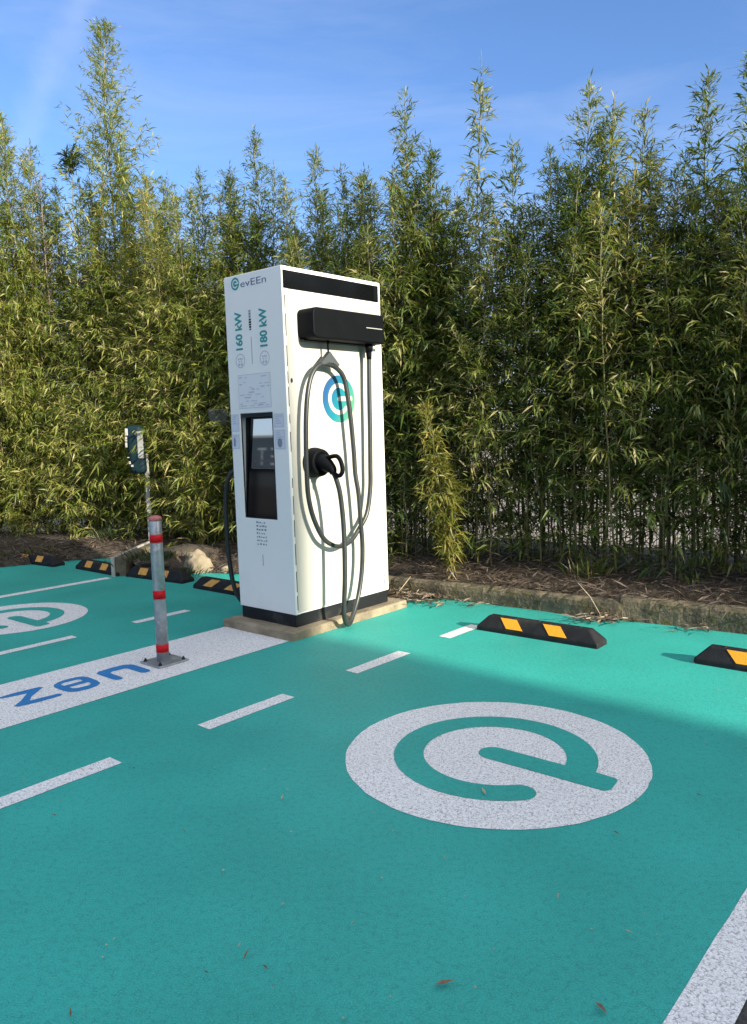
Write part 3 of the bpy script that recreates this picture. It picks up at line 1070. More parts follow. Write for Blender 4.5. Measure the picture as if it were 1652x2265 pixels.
# maker's mark and name at the top of the left face
b = MB()
b.flat([[(-0.475 + x, 2.464 + y) for x, y in circle(0.044)], [(-0.475 + x, 2.464 + y) for x, y in e_loops(0.044 / 0.637 * 1.02)][::-1]], fl)
lg = b.build('logo', M_INKT, ST)
text_on('lettering', 'evEEn', -0.418, -0.150, 2.432, 2.478, fl, M_INKN)
text_on('lettering', '160 kW', -0.500, -0.424, 2.003, 2.270, fl, M_INKT, rot=True, bold=0.035)
text_on('lettering', '180 kW', -0.241, -0.163, 2.006, 2.268, fl, M_INKT, rot=True, bold=0.035)
rs = random.Random(31)
for cy_ in (-0.458, -0.200):
    b = MB()
    b.flat([[(cy_ + x, 1.929 + y) for x, y in circle(0.050)], [(cy_ + x, 1.929 + y) for x, y in circle(0.044)]], fl)
    for dx_, dz_, r_ in [(-0.018, 0.012, 0.007), (0.018, 0.012, 0.007), (0, 0.014, 0.007), (-0.012, -0.004, 0.006), (0.012, -0.004, 0.006), (-0.014, -0.026, 0.010), (0.014, -0.026, 0.010)]:
        b.flat([[(cy_ + dx_ + x, 1.929 + dz_ + y) for x, y in circle(r_, 14)]], fl)
    b.build('plug_symbol', M_INKL, ST)
bars = []
z = 2.132
while z < 2.275:
    h_ = rs.uniform(0.008, 0.017)
    w_ = rs.uniform(0.010, 0.013)
    bars.append((-0.336 - w_, -0.336 + w_, z, z + h_))
    z += h_ + rs.uniform(0.003, 0.010)
rects('small_print', [q for q in bars if q[2] < 2.21], fl, M_DARK)
rects('small_print', [q for q in bars if q[2] >= 2.21] + [(-0.333, -0.328, 1.90, 2.085)], fl, M_INK)
# notice with rows of small print
rects('notice', [(-0.495, -0.153, 1.594, 1.830)], fl, mat('notice_paper', (0.70, 0.71, 0.74), 0.5))


def fl2(s_, t_):
    return (-0.0022, -s_, t_)


lines = outline(-0.495, -0.153, 1.594, 1.830, 0.002)
for zz in (1.806, 1.772, 1.758, 1.735, 1.720, 1.700, 1.685, 1.664, 1.640, 1.622, 1.608):
    x = -0.482
    while x < -0.18:
        w_ = rs.uniform(0.02, 0.075)
        if rs.random() < 0.62:
            lines.append((x, min(x + w_, -0.166), zz, zz + rs.choice((0.005, 0.006, 0.009))))
        x += w_ + rs.uniform(0.01, 0.04)
rects('small_print', lines, fl2, M_INKL)
# stickers beside the screen
for (y0_, y1_, z0_, z1_) in [(-0.597, -0.507, 1.430, 1.556), (-0.597, -0.510, 1.306, 1.412), (-0.139, -0.033, 1.450, 1.546), (-0.136, -0.028, 1.302, 1.436)]:
    stk = rects('sticker', [(y0_, y1_, z0_, z1_)], fl, M_STICK)
    ic = outline(y0_ + .004, y1_ - .004, z0_ + .004, z1_ - .004, 0.0025)
    for k in range(4):
        q = z1_ - 0.022 - k * 0.016
        ic.append((y0_ + 0.02, y1_ - rs.uniform(0.015, 0.05), q, q + 0.007))
    rects('small_print', ic, fl2, M_INKL, stk)
b = MB()
b.flat([[(-0.083 + x * 0.75, 1.345 + y) for x, y in circle(0.032)]], fl2)
b.build('sticker_symbol', M_INK, ST)
b = MB()
b.box(-0.0023, -0.0016, 0.555, 0.575, 1.325, 1.385)
b.build('sticker_symbol', M_INK, ST)
# faint marks below the screen
mk = []
for k in range(7):
    zz = 0.775 - k * 0.026
    x = -0.372
    while x < -0.27:
        w_ = rs.uniform(0.008, 0.024)
        mk.append((x, x + w_, zz, zz + rs.uniform(0.006, 0.014)))
        x += w_ + rs.uniform(0.004, 0.014)
rects('small_print', mk, fl, M_INK)
rects('scratch', [(-0.320, -0.315, 0.47, 0.55)], fl, M_INKN)
# big mark on the side panel
b = MB()
b.flat([[(0.512 + x, 1.643 + y) for x, y in circle(0.169, 64)]], fr)
big = b.build('logo', M_LOGO, ST)
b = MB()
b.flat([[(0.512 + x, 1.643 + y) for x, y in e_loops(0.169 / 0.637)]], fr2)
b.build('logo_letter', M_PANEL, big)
rects('notice', outline(0.197, 0.307, 1.312, 1.418, 0.002) + [(0.205 + 0.025 * k, 0.207 + 0.025 * k, 1.325, 1.385) for k in range(4)] + [(0.205, 0.295, 1.335 + .018 * k, 1.337 + .018 * k) for k in range(4)], fr, M_INKL)
rects('small_print', [(0.945, 0.965, 0.20, 0.245), (0.948, 0.966, 0.26, 0.285), (0.944, 0.963, 0.172, 0.187), (0.95, 0.965, 0.30, 0.325)], fr, M_INK)
smk = []
for k in range(16):
    th = math.radians(130 - k * 7)
    smk.append((0.50 + 0.215 * math.cos(th) - 0.004, 0.50 + 0.215 * math.cos(th) + rs.uniform(0.002, 0.007), 1.645 + 0.205 * math.sin(th), 1.645 + 0.205 * math.sin(th) + rs.uniform(0.004, 0.010)))
rects('small_print', smk, fr, M_INK)

# far side of the station: a second holster, connector and hanging cable
b = MB()
b.box(0.09, 0.36, WD, WD + 0.10, 1.085, 1.25, 0.02)
b.build('holster', M_BLACKP, ST)
b = MB()
b.tube(spline([(0.10, WD + .08, 1.16), (0.06, WD + 0.13, 1.10), (0.05, WD + .17, 0.95), (0.05, WD + .18, 0.7), (0.06, WD + .18, 0.45), (0.08, WD + .15, 0.22), (0.16, WD + .10, 0.08), (0.30, WD + .10, 0.04), (0.45, WD + .12, 0.2), (0.45, WD + .10, 0.6), (0.3, WD + .1, 1.2), (0.35, WD + .08, 1.75), (0.5, WD + .08, 1.8), (0.6, WD + .09, 1.3), (0.58, WD + .09, 0.8), (0.7, WD + .08, 1.4), (0.75, WD + .08, 2.0)], 7), 0.0175, 10)
b.build('charging_cable', mat('black_cable', (0.016, 0.017, 0.018), 0.4), ST)
b = MB()
b.box(0.13, 0.86, WD, WD + 0.15, 2.04, 2.24, 0.02)
b.build('cable_arm', M_BLACKP, ST)

# ------------------------------------------------------------------ bollard
BO = empty('bollard', W(-0.930, -0.235), YAW)
tag(BO, 'galvanised steel post with three red bands standing on the white painted strip', 'bollard')
b = MB()
b.lathe([(0.0380, 0.008), (0.0380, 0.900), (0.0355, 0.906)], 0, 0, 32)
b.build('post', M_GALV, BO)
for z0_, z1_ in [(0.074, 0.120), (0.412, 0.460), (0.763, 0.810)]:
    b = MB()
    b.lathe([(0.0388, z0_), (0.0388, z1_)], 0, 0, 32)
    rbnd = b.build('red_band', M_RED, BO)
    b = MB()
    b.lathe([(0.0385, z0_ - 0.006), (0.0385, z0_ - 0.0006)], 0, 0, 32)
    b.build('band_edge', M_REDEDGE, rbnd)
    b = MB()
    b.lathe([(0.0385, z1_ + 0.0006), (0.0385, z1_ + 0.006)], 0, 0, 32)
    b.build('band_edge', M_REDEDGE, rbnd)
b = MB()
b.lathe([(0.0398, 0.897), (0.0398, 0.912), (0.035, 0.922), (0.018, 0.928), (0.004, 0.929)], 0, 0, 28)
b.build('cap', M_REDEDGE, BO)
b = MB()
b.box(-0.10, 0.12, -0.105, 0.105, 0.004, 0.014, 0.003)
bp_ = b.build('base_plate', M_GALV, BO)
for x, y in [(-0.075, -0.08), (-0.075, 0.08), (0.095, -0.08), (0.095, 0.08)]:
    b = MB()
    b.lathe([(0.012, 0.012), (0.012, 0.022), (0.008, 0.024)], x, y, 6)
    b.lathe([(0.006, 0.024), (0.006, 0.032)], x, y, 8)
    b.build('bolt', M_PLINTH, bp_)


# ------------------------------------------------------------------ wheel stops: local x along the stop, y to the back
def make_stop(length, lean, rm, shade_dulled):
    root = empty('wheel_stop', (0, 0, 0))
    h, d = 0.105, 0.155
    # base outline and a smaller top
    e0, e1 = 0.075, 0.075
    base = [(0, 0.0), (length, 0.0), (length, d), (0, d)]
    low = [(0, 0.0), (length, 0.0), (length, d), (0, d)]
    top = [(e0, 0.045), (length - e1, 0.045), (length - e1, d - 0.045), (e0, d - 0.045)]
    bm = bmesh.new()
    rows = []
    for lp, z_ in ((base, 0.0), (low, 0.030), (top, h)):
        rows.append([bm.verts.new((x, y, z_)) for x, y in lp])
    for a_, c_ in zip(rows[:-1], rows[1:]):
        for k in range(4):
            bm.faces.new((a_[k], a_[(k + 1) % 4], c_[(k + 1) % 4], c_[k]))
    bm.faces.new(rows[-1])
    bm.faces.new(rows[0])
    bmesh.ops.bevel(bm, geom=[e for e in bm.edges if max(e.verts[0].co.z, e.verts[1].co.z) > 0.02], offset=0.009, segments=2, affect='EDGES', profile=0.5)
    b_ = MB()
    b_.bm(bm)
    b_.build('rubber_body', M_RUBBER, root)
    for cx in (length * 0.17, length * 0.5, length * 0.83):
        b_ = MB()
        b_.lathe([(0.013, h - 0.002), (0.013, h + 0.003), (0.009, h + 0.004)], cx, d / 2, 10)
        b_.build('bolt', M_PLINTH, root)
    # reflectors inlaid on the sloping face
    for cx in (length * 0.30, length * 0.66):
        w_ = 0.062
        q = []
        for t_, sgn in ((0.10, -1), (0.10, 1), (0.93, 1), (0.93, -1)):
            x = cx + sgn * w_ + lean * (t_ - 0.5)
            y = 0.0 + 0.045 * t_
            z_ = 0.030 + (h - 0.030) * t_
            q.append((x, y, z_))
        nv = Vector((0, -(h - 0.03), 0.045)).normalized()
        o_ = [Vector(p) + nv * 0.0035 for p in q]
        i_ = [Vector(p) - nv * 0.003 for p in q]
        b_ = MB()
        b_.add(o_ + i_, [(0, 1, 2, 3), (4, 5, 6, 7)] + [(k, (k + 1) % 4, 4 + (k + 1) % 4, 4 + k) for k in range(4)])
        b_.build('reflector', rm, root)
    return root


RZN = YAW - math.pi / 2                         # along +n
s1 = make_stop(0.89, -0.075, M_YEL, False)
s1.location = W(0.850, 0.928)
s1.rotation_euler = (0, 0, RZN + 0.022)
tag(s1, 'black rubber wheel stop with two yellow patches nearest the charging station', 'wheel stop', 'rubber wheel stops at the bay ends')
s2 = dup(s1, W(0.915, 2.390), RZN + 0.01)
tag(s2, 'black wheel stop with bright yellow patch before the mossy kerb at the right edge', 'wheel stop', 'rubber wheel stops at the bay ends')
s3 = make_stop(0.86, 0.0, M_ORG, True)
s3.location = W(0.620, -3.185)
s3.rotation_euler = (0, 0, RZN + 0.10)
tag(s3, 'black rubber wheel stop half hidden behind the red-banded bollard', 'wheel stop', 'rubber wheel stops at the bay ends')
s4 = dup(s3, W(0.575, -4.12), RZN)
tag(s4, 'wheel stop with two shade-dulled orange squares ending at the white-edged divider', 'wheel stop', 'rubber wheel stops at the bay ends')
s5 = dup(s3, W(0.40, -5.30), RZN + 0.10)
tag(s5, 'wheel stop with orange squares farthest from the charger, beside weeds', 'wheel stop', 'rubber wheel stops at the bay ends')
s6 = make_stop(0.86, 0.11, M_ORG, True)
s6.location = W(0.640, -2.075)
s6.rotation_euler = (0, 0, RZN)
tag(s6, 'wheel stop with slanted orange patch partly behind the white charging station', 'wheel stop', 'rubber wheel stops at the bay ends')


# ------------------------------------------------------------------ left end: divider kerb, mound, rock, pole box, grey box
def blob(name, rx, ry, rz, seed, m, sub=3, amp=0.25, flat=0.0):
    bm = bmesh.new()
    bmesh.ops.create_icosphere(bm, subdivisions=sub, radius=1.0)
    from mathutils import noise
    for v in bm.verts:
        d = v.co.normalized()
        k = 1 + amp * noise.noise(d * 1.7 + Vector((seed, 0, 0))) + amp * 0.4 * noise.noise(d * 4.5 + Vector((0, seed, 0)))
        v.co = Vector((d.x * rx * k, d.y * ry * k, max(-flat, d.z * rz * k)))
    b_ = MB()
    b_.bm(bm, True)
    return b_.build(name, m)


mound = blob('soil_mound', 0.60, 0.55, 0.20, 3.1, M_SOIL, 4, 0.3, 0.05)
mound.location = (-2.18, 8.42, 0.0)
mound['kind'] = 'structure'
DV = empty('divider_kerb', (-2.66, 7.86, 0), math.radians(-2))
tag(DV, 'short mossy kerb with whitewashed edge dividing the bays beside the soil mound', 'kerb block')
b = MB()
b.box(-0.05, 0.10, 0.02, 1.22, -0.02, 0.185, 0.02, 2)
b.build('stone', M_KERB, DV)
b = MB()
b.box(-0.053, -0.012, 0.0, 1.20, -0.01, 0.20, 0.008)
b.build('white_edge', M_WPAINT, DV)
rock = blob('rock', 0.15, 0.13, 0.165, 8.3, M_ROCK, 4, 0.30, 0.06)
rock.location = (-1.86, 8.02, 0.05)
tag(rock, 'pale sunlit boulder lying at the foot of the hedge left of the charger', 'rock')
rock2 = blob('rock', 0.09, 0.06, 0.05, 2.7, M_ROCK, 3, 0.5, 0.03)
rock2.location = (-1.55, 7.92, 0.02)
tag(rock2, 'small low stone between the pale boulder and the charging station', 'rock')
rs = random.Random(77)
for i in range(7):
    st = blob('stone', 0.05, 0.04, 0.035, 20 + i, M_KERB, 2, 0.5, 0.02)
    st.location = (-2.50 + 0.42 * rs.random(), 7.83 + 0.22 * rs.random() + 0.02 * i, 0.10)
    tag(st, 'fist-sized mossy stone on the soil mound by the white-edged kerb', 'stone', 'mossy stones on the mound')

PB = empty('pole_box', (-2.725, 9.38, 0.10))
PB.scale = (0.97, 0.97, 0.97)
tag(PB, 'dark teal control box with light side panel on a thin grey pole before the hedge', 'control box')
b = MB()
b.box(-0.025, 0.025, -0.02, 0.02, -0.1, 1.15, 0.004)
b.build('pole', M_POST, PB)
bm = bmesh.new()
bmesh.ops.create_cube(bm, size=1.0)
for v in bm.verts:
    v.co = Vector((-0.11 + v.co.x * 0.20, -0.06 + v.co.y * 0.16, 1.21 + v.co.z * 0.60))
    if v.co.z < 1.2:
        v.co.x += 0.03
        v.co.y = -0.06 + (v.co.y + 0.06) * 0.8
bmesh.ops.bevel(bm, geom=list(bm.edges), offset=0.055, segments=4, affect='EDGES', profile=0.5)
b = MB()
b.bm(bm, True)
bxo = b.build('casing', M_BOXT, PB)
b = MB()
b.box(-0.06, 0.016, -0.150, -0.128, 1.10, 1.43, 0.012)
b.build('side_panel', M_LGREY, bxo)
for (x0_, x1_, z0_, z1_) in [(-0.200, -0.165, 1.385, 1.47), (-0.205, -0.178, 1.31, 1.37), (-0.206, -0.180, 1.24, 1.30), (-0.19, -0.165, 1.11, 1.122), (-0.175, -0.15, 1.035, 1.07), (-0.15, -0.12, 1.00, 1.025)]:
    b = MB()
    b.box(x0_, x1_, -0.1455, -0.1385, z0_, z1_, 0.003)
    b.build('white_marking', M_WPAINT, bxo)

GB = empty('utility_box', (-1.72, 9.15, 0.12))
tag(GB, 'dim grey tapered box on a dark post in the hedge beside the charging station', 'utility box')
b = MB()
b.box(0.02, 0.07, -0.025, 0.025, -0.1, 1.40, 0.004)
b.build('post', M_PLINTH, GB)
bm = bmesh.new()
bmesh.ops.create_cube(bm, size=1.0)
for v in bm.verts:
    s_ = 1.0 if v.co.z > 0 else 0.72
    v.co = Vector((-0.05 + v.co.x * 0.26 * s_, v.co.y * 0.2 * s_, 1.50 + v.co.z * 0.20))
bmesh.ops.bevel(bm, geom=list(bm.edges), offset=0.015, segments=2, affect='EDGES', profile=0.5)
b = MB()
b.bm(bm)
b.build('box', M_DGREY, GB)


# ------------------------------------------------------------------ plants
def leaves_mesh(name, P, D, Nn, Ln, Wd, tint, m, droop=0.25):
    """many folded lance-shaped leaves in one mesh: base P, direction D, normal Nn"""
    P, D, Nn = np.asarray(P), np.asarray(D), np.asarray(Nn)
    Ln, Wd, tint = np.asarray(Ln)[:, None], np.asarray(Wd)[:, None], np.asarray(tint)
    D = D / (np.linalg.norm(D, axis=1, keepdims=True) + 1e-9)
    S = np.cross(D, Nn)
    S /= (np.linalg.norm(S, axis=1, keepdims=True) + 1e-9)
    U = np.cross(S, D)
    k = len(P)
    dn = np.array([[0, 0, -1.0]])
    mid = P + D * Ln * 0.42 + dn * Ln * droop * 0.15
    tip = P + D * Ln + dn * Ln * droop
    l_ = mid + S * Wd + U * Wd * 0.35
    r_ = mid - S * Wd + U * Wd * 0.35
    V = np.stack([P, l_, mid, r_, tip], 1).reshape(-1, 3)
    base = (np.arange(k) * 5)[:, None]
    T = np.concatenate([base + np.array([[0, 1, 2]]), base + np.array([[0, 2, 3]]), base + np.array([[1, 4, 2]]), base + np.array([[2, 4, 3]])], 1).reshape(-1, 3)
    me = bpy.data.meshes.new(name)
    me.vertices.add(len(V))
    me.vertices.foreach_set('co', V.astype(np.float32).ravel())
    me.loops.add(len(T) * 3)
    me.loops.foreach_set('vertex_index', T.astype(np.int32).ravel())
    me.polygons.add(len(T))
    me.polygons.foreach_set('loop_start', np.arange(0, len(T) * 3, 3, dtype=np.int32))
    at = me.attributes.new('tint', 'FLOAT', 'FACE')
    at.data.foreach_set('value', np.repeat(tint, 4).astype(np.float32))
    me.materials.append(m)
    me.update(calc_edges=True)
    return me


def rot_about(v, axis, ang):
    axis = axis / (np.linalg.norm(axis) + 1e-9)
    return v * math.cos(ang) + np.cross(axis, v) * math.sin(ang) + axis * axis.dot(v) * (1 - math.cos(ang))


def make_bamboo(seed, H, first, spread, m, nodes_gap=0.15, per=(2, 4), leaf=(0.09, 0.17), bare=False, conifer=False, culm_r=0.010, dens=1.0, tint=(0.42, 0.20), lean=0.35, tipw=0.10, base=0.35, culms=((0, 0, 1.0),), tuft=False, core=0, thin=0.0):
    """one or more culms with branches and twigs (stem mesh) and their leaves (foliage mesh)"""
    r = np.random.default_rng(seed)
    st = MB()
    P, D, Nn, Ln, Wd, T = [], [], [], [], [], []
    for (ox_, oy_, hf) in culms:
        Hc = H * hf
        az = r.uniform(0, 6.283)
        bend = lean * r.uniform(0.15, 0.8)
        ks = np.linspace(0, 1, 15)
        wob = np.cumsum(r.normal(0, 0.014, (15, 2)), 0)
        cx = ox_ + bend * ks ** 2.4 * math.cos(az) + wob[:, 0]
        cy = oy_ + bend * ks ** 2.4 * math.sin(az) + wob[:, 1]
        C_ = np.stack([cx, cy, ks * Hc], 1)
        st.tube([tuple(p) for p in C_], [culm_r * (1 - 0.8 * k) + 0.0012 for k in ks], 5, False)

        def culm(z):
            t = z / Hc * 14
            i = min(13, int(t))
            return C_[i] + (C_[i + 1] - C_[i]) * (t - i)

        z = first * Hc
        ga = r.uniform(0, 6.28)
        while z < Hc * 0.985:
            t = z / Hc
            up_ = min(1.0, (t - first) / 0.22 + base)
            prof = up_ * (min(1.0, ((1 - t) / 0.60)) ** 0.9) + tipw
            small = 1.0 if tuft else 1.0 - 0.45 * max(0.0, (t - 0.62) / 0.38)
            n_br = r.integers(per[0], per[1] + 1)
            if t > 0.78 and not tuft:
                n_br = r.integers(1, 4)
            if core and t > 0.42:
                rad = 0.035 + 0.28 * spread * prof
                for _c in range(int(core * (0.6 + 1.2 * min(1.0, (1 - t) / 0.35)))):
                    qa, qr = r.uniform(0, 6.283), rad * r.uniform(0.1, 1.0)
                    P.append(culm(z) + np.array([math.cos(qa) * qr, math.sin(qa) * qr, r.uniform(-0.06, 0.06)]))
                    D.append(np.array([math.cos(qa), math.sin(qa), r.uniform(0.1, 1.6)]) + r.normal(0, 0.3, 3))
                    Nn.append(np.array([0, 0, 1.0]) + r.normal(0, 0.6, 3))
                    le = r.uniform(*leaf) * (0.6 + 0.4 * small)
                    Ln.append(le)
                    Wd.append(le * r.uniform(0.050, 0.085))
                    T.append(np.clip(r.normal(*tint), 0, 1))
            if thin and t < 0.60 and r.random() < thin:
                n_br = max(1, n_br - 2)
            for _ in range(n_br):
                ga += 2.4 + r.normal(0, 0.5)
                Lb = spread * prof * r.uniform(0.3, 1.0) ** 0.8 * (1.0 if conifer or r.random() > 0.15 else 1.4)
                el = math.radians(r.uniform(15, 40) if conifer else (r.uniform(22, 62) + 20 * max(0, t - 0.6) / 0.4))
                d = np.array([math.cos(ga) * math.cos(el), math.sin(ga) * math.cos(el), math.sin(el)])
                p = culm(z)
                pts = [p]
                nseg = 5
                for s_ in range(nseg):
                    d = d + np.array([r.normal(0, .12), r.normal(0, .12), (-0.13 if not conifer else 0.05) + r.normal(0, .07)])
                    d /= np.linalg.norm(d)
                    p = p + d * Lb / nseg
                    pts.append(p)
                    if bare:
                        if r.random() < 0.8:
                            q = d + r.normal(0, 0.6, 3)
                            q /= np.linalg.norm(q)
                            st.tube([tuple(p), tuple(p + q * Lb * 0.2), tuple(p + (q + r.normal(0, .25, 3)) * Lb * 0.38)], [0.0028, 0.002, 0.001], 3, False)
                    if bare and r.random() > 0.25:
                        continue
                    if s_ == 0 and Lb > 0.3:
                        continue
                    if conifer and s_ < 2 and r.random() < 0.5:
                        continue
                    nl = r.integers(2, 6)
                    for _k in range(max(1, int(round(nl * dens)))):
                        q = d * 0.70 + r.normal(0, 0.48, 3) + np.array([0, 0, -0.30 + 1.0 * max(0, t - 0.55)])
                        P.append(p + r.normal(0, 0.022, 3))
                        D.append(q)
                        Nn.append(np.array([0, 0, 1.0]) + r.normal(0, 0.6, 3))
                        le = r.uniform(*leaf) * small
                        Ln.append(le)
                        Wd.append(le * r.uniform(0.050, 0.085))
                        T.append(np.clip(r.normal(*tint), 0, 1))
                st.tube([tuple(q) for q in pts], [0.0040, 0.0033, 0.0026, 0.0020, 0.0015, 0.001], 3, False)
            z += nodes_gap * r.uniform(0.7, 1.3) * (1.0 if t < 0.7 else 0.8)
        if not bare:
            for k in range(7):
                p = culm(Hc * (0.94 + 0.06 * k / 6))
                P.append(p); D.append(np.array([r.normal(0, .35), r.normal(0, .35), 1.0])); Nn.append(r.normal(0, 1, 3))
                le = r.uniform(*leaf) * 0.75
                Ln.append(le); Wd.append(le * 0.065); T.append(np.clip(r.normal(*tint), 0, 1))
        # a few dead hanging sheaths low on the culm
        for k in range(6):
            p = culm(Hc * r.uniform(0.03, max(0.06, first)))
            P.append(p); D.append(np.array([r.normal(0, 1), r.normal(0, 1), r.uniform(-.8, .4)])); Nn.append(r.normal(0, 1, 3))
            le = r.uniform(0.08, 0.16)
            Ln.append(le); Wd.append(le * .06); T.append(r.uniform(.75, 1))
    root = empty('bamboo_plant', (0, 0, 0))
    st.build('stem', M_CULM if not bare else M_TWIG, root)
    me = leaves_mesh('foliage', P, D, Nn, Ln, Wd, T, m, 0.22)
    fo = bpy.data.objects.new('foliage', me)
    COL.objects.link(fo)
    fo.parent = root
    return root


GRP = 'bamboo plants forming the tall hedge'
hline = [(-10.5, 12.1), (-9, 11.6), (-5.3, 11.0), (-3.3, 10.55), (0.25, 7.5), (3.0, 5.85), (7, 3.2)]
hx = [-10, -6.5, -5.07, -4.3, -3.51, -2.93, -2.34, -1.58, -1.05, -0.55, -0.07, 0.4, 0.97, 1.42, 1.87, 2.34, 2.78, 3.05, 4.5, 7]
hz_ = [5.4, 5.5, 5.45, 4.7, 4.9, 4.85, 4.4, 4.25, 4.05, 3.9, 3.85, 4.1, 3.9, 3.8, 3.9, 3.7, 3.45, 3.75, 3.9, 3.9]
CL = [((0, 0, 1.0), (0.22, 0.1, 0.86)), ((0, 0, 1.0), (-0.18, 0.16, 0.78)), ((0, 0, 0.97), (0.15, -0.14, 1.0)), ((0, 0, 1.0), (-0.2, -0.1, 0.9)), ((0, 0, 1.0), (0.1, 0.22, 0.7))]
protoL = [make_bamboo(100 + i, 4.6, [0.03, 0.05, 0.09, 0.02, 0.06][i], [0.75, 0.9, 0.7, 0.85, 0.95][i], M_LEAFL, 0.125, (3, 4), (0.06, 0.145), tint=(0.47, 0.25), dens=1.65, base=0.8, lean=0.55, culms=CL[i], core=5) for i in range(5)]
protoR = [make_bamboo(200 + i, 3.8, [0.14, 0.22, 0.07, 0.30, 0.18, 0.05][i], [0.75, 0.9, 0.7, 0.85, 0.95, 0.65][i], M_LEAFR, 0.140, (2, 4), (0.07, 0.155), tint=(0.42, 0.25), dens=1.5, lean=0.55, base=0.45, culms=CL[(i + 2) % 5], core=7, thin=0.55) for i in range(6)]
used = set()


def place(proto, x, y, H, h0, label, rz, first_label=None):
    s_ = H / h0
    zz = bed_z(x, y) - 0.03
    sc_ = (s_ * 0.5 + 0.5, s_ * 0.5 + 0.5, s_)
    if proto.name not in used:
        used.add(proto.name)
        proto.location = (x, y, zz)
        proto.rotation_euler = (0, 0, rz)
        proto.scale = sc_
        o_ = proto
    else:
        o_ = dup(proto, (x, y, zz), rz, sc_)
    tag(o_, label, 'bamboo', GRP)
    return o_


rp_ = random.Random(42)
LAB_L = 'yellow-green leafy bamboo plant in the dense sunlit hedge left of the charging station'
LAB_M = 'leafy bamboo plant in the hedge directly behind the charging station'
LAB_R = 'slim dark green bamboo plant in the shaded hedge right of the charging station'
LAB_O = 'bamboo plant at the far ends of the tall hedge, some added to cast shade'
cum = 0.0
for i in range(len(hline) - 1):
    (x0, y0), (x1, y1) = hline[i], hline[i + 1]
    L_ = math.hypot(x1 - x0, y1 - y0)
    dx, dy = (x1 - x0) / L_, (y1 - y0) / L_
    s_ = rp_.uniform(0, 0.1)
    while s_ < L_:
        x, y = x0 + dx * s_, y0 + dy * s_
        right = x > 0.1
        d_ = rp_.uniform(0.0, 0.75 if right else 1.1)
        px_, py_ = x - dy * d_, y + dx * d_
        h = float(np.interp(px_, hx, hz_)) * rp_.uniform(0.74, 1.0)
        out = px_ < -6.3 or px_ > 3.7
        lab = LAB_O if out else (LAB_R if px_ > 0.35 else (LAB_M if px_ > -1.7 else LAB_L))
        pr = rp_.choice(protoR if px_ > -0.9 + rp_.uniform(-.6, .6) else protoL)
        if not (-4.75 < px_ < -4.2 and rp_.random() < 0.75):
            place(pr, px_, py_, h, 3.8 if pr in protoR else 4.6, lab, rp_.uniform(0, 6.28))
        s_ += rp_.uniform(0.5, 1.5) * (0.22 if out else (0.140 if right else 0.098))

# taller plants of the mass filling the crown line
fill = [make_bamboo(340 + i, 4.6, 0.30, 0.95, M_LEAFL if i < 2 else M_LEAFR, 0.105, (2, 4), (0.07, 0.15), lean=0.25, tipw=0.06, dens=1.7, core=12, culms=CL[i]) for i in range(4)]
for k in range(30):
    x = -5.6 + 8.8 * (k + rp_.random()) / 30
    hl = float(np.interp(x, [p[0] for p in hline], [p[1] for p in hline]))
    h = float(np.interp(x, hx, hz_)) * (rp_.uniform(0.98, 1.08) if x < 0 else rp_.uniform(0.88, 0.99))
    lab = LAB_R if x > 0.35 else (LAB_M if x > -1.7 else LAB_L)
    place(fill[(k % 2) + (2 if x > -1.0 else 0)], x + 0.2, hl + rp_.uniform(0.2, 0.8), h, 4.6, lab, rp_.uniform(0, 6.28))

# low shoots filling the foot of the left hedge
low = [make_bamboo(300 + i, 1.9, 0.02, 0.6, M_LEAFL, 0.085, (3, 4), (0.09, 0.17), tint=(0.40, 0.22), dens=1.4, base=0.9, tipw=0.25) for i in range(3)]
lowR = [make_bamboo(320 + i, 1.6, 0.04, 0.5, M_LEAFR, 0.10, (2, 3), (0.09, 0.17), tint=(0.30, 0.2), dens=1.2, base=0.8, tipw=0.3) for i in range(3)]
for k in range(34):
    t_ = (k + rp_.random()) / 34
    x = -6.6 + 6.4 * t_
    hl = np.interp(x, [p[0] for p in hline], [p[1] for p in hline])
    place(low[k % 3], x, float(hl) + rp_.uniform(-0.40, 0.35), rp_.uniform(1.0, 2.1), 1.9, 'low leafy bamboo shoots at the foot of the hedge left of the charging station', rp_.uniform(0, 6.28))

for k in range(30):
    t_ = (k + rp_.random()) / 30
    x = -0.1 + 4.0 * t_
    hl = np.interp(x, [p[0] for p in hline], [p[1] for p in hline])
    place(lowR[k % 3], x, float(hl) + rp_.uniform(0.0, 0.9), rp_.uniform(0.9, 1.9), 1.6, 'low dark bamboo shoots between the stems of the hedge right of the charging station', rp_.uniform(0, 6.28))

for k in range(10):  # bamboo added out of view to cast shade on the right hedge
    x = 3.75 + 2.6 * (k + rp_.random()) / 10
    hl = np.interp(x, [p[0] for p in hline], [p[1] for p in hline])
    place(rp_.choice(protoL), x, float(hl) - rp_.uniform(0.25, 0.85), rp_.uniform(2.2, 3.3), 4.6, LAB_O, rp_.uniform(0, 6.28))

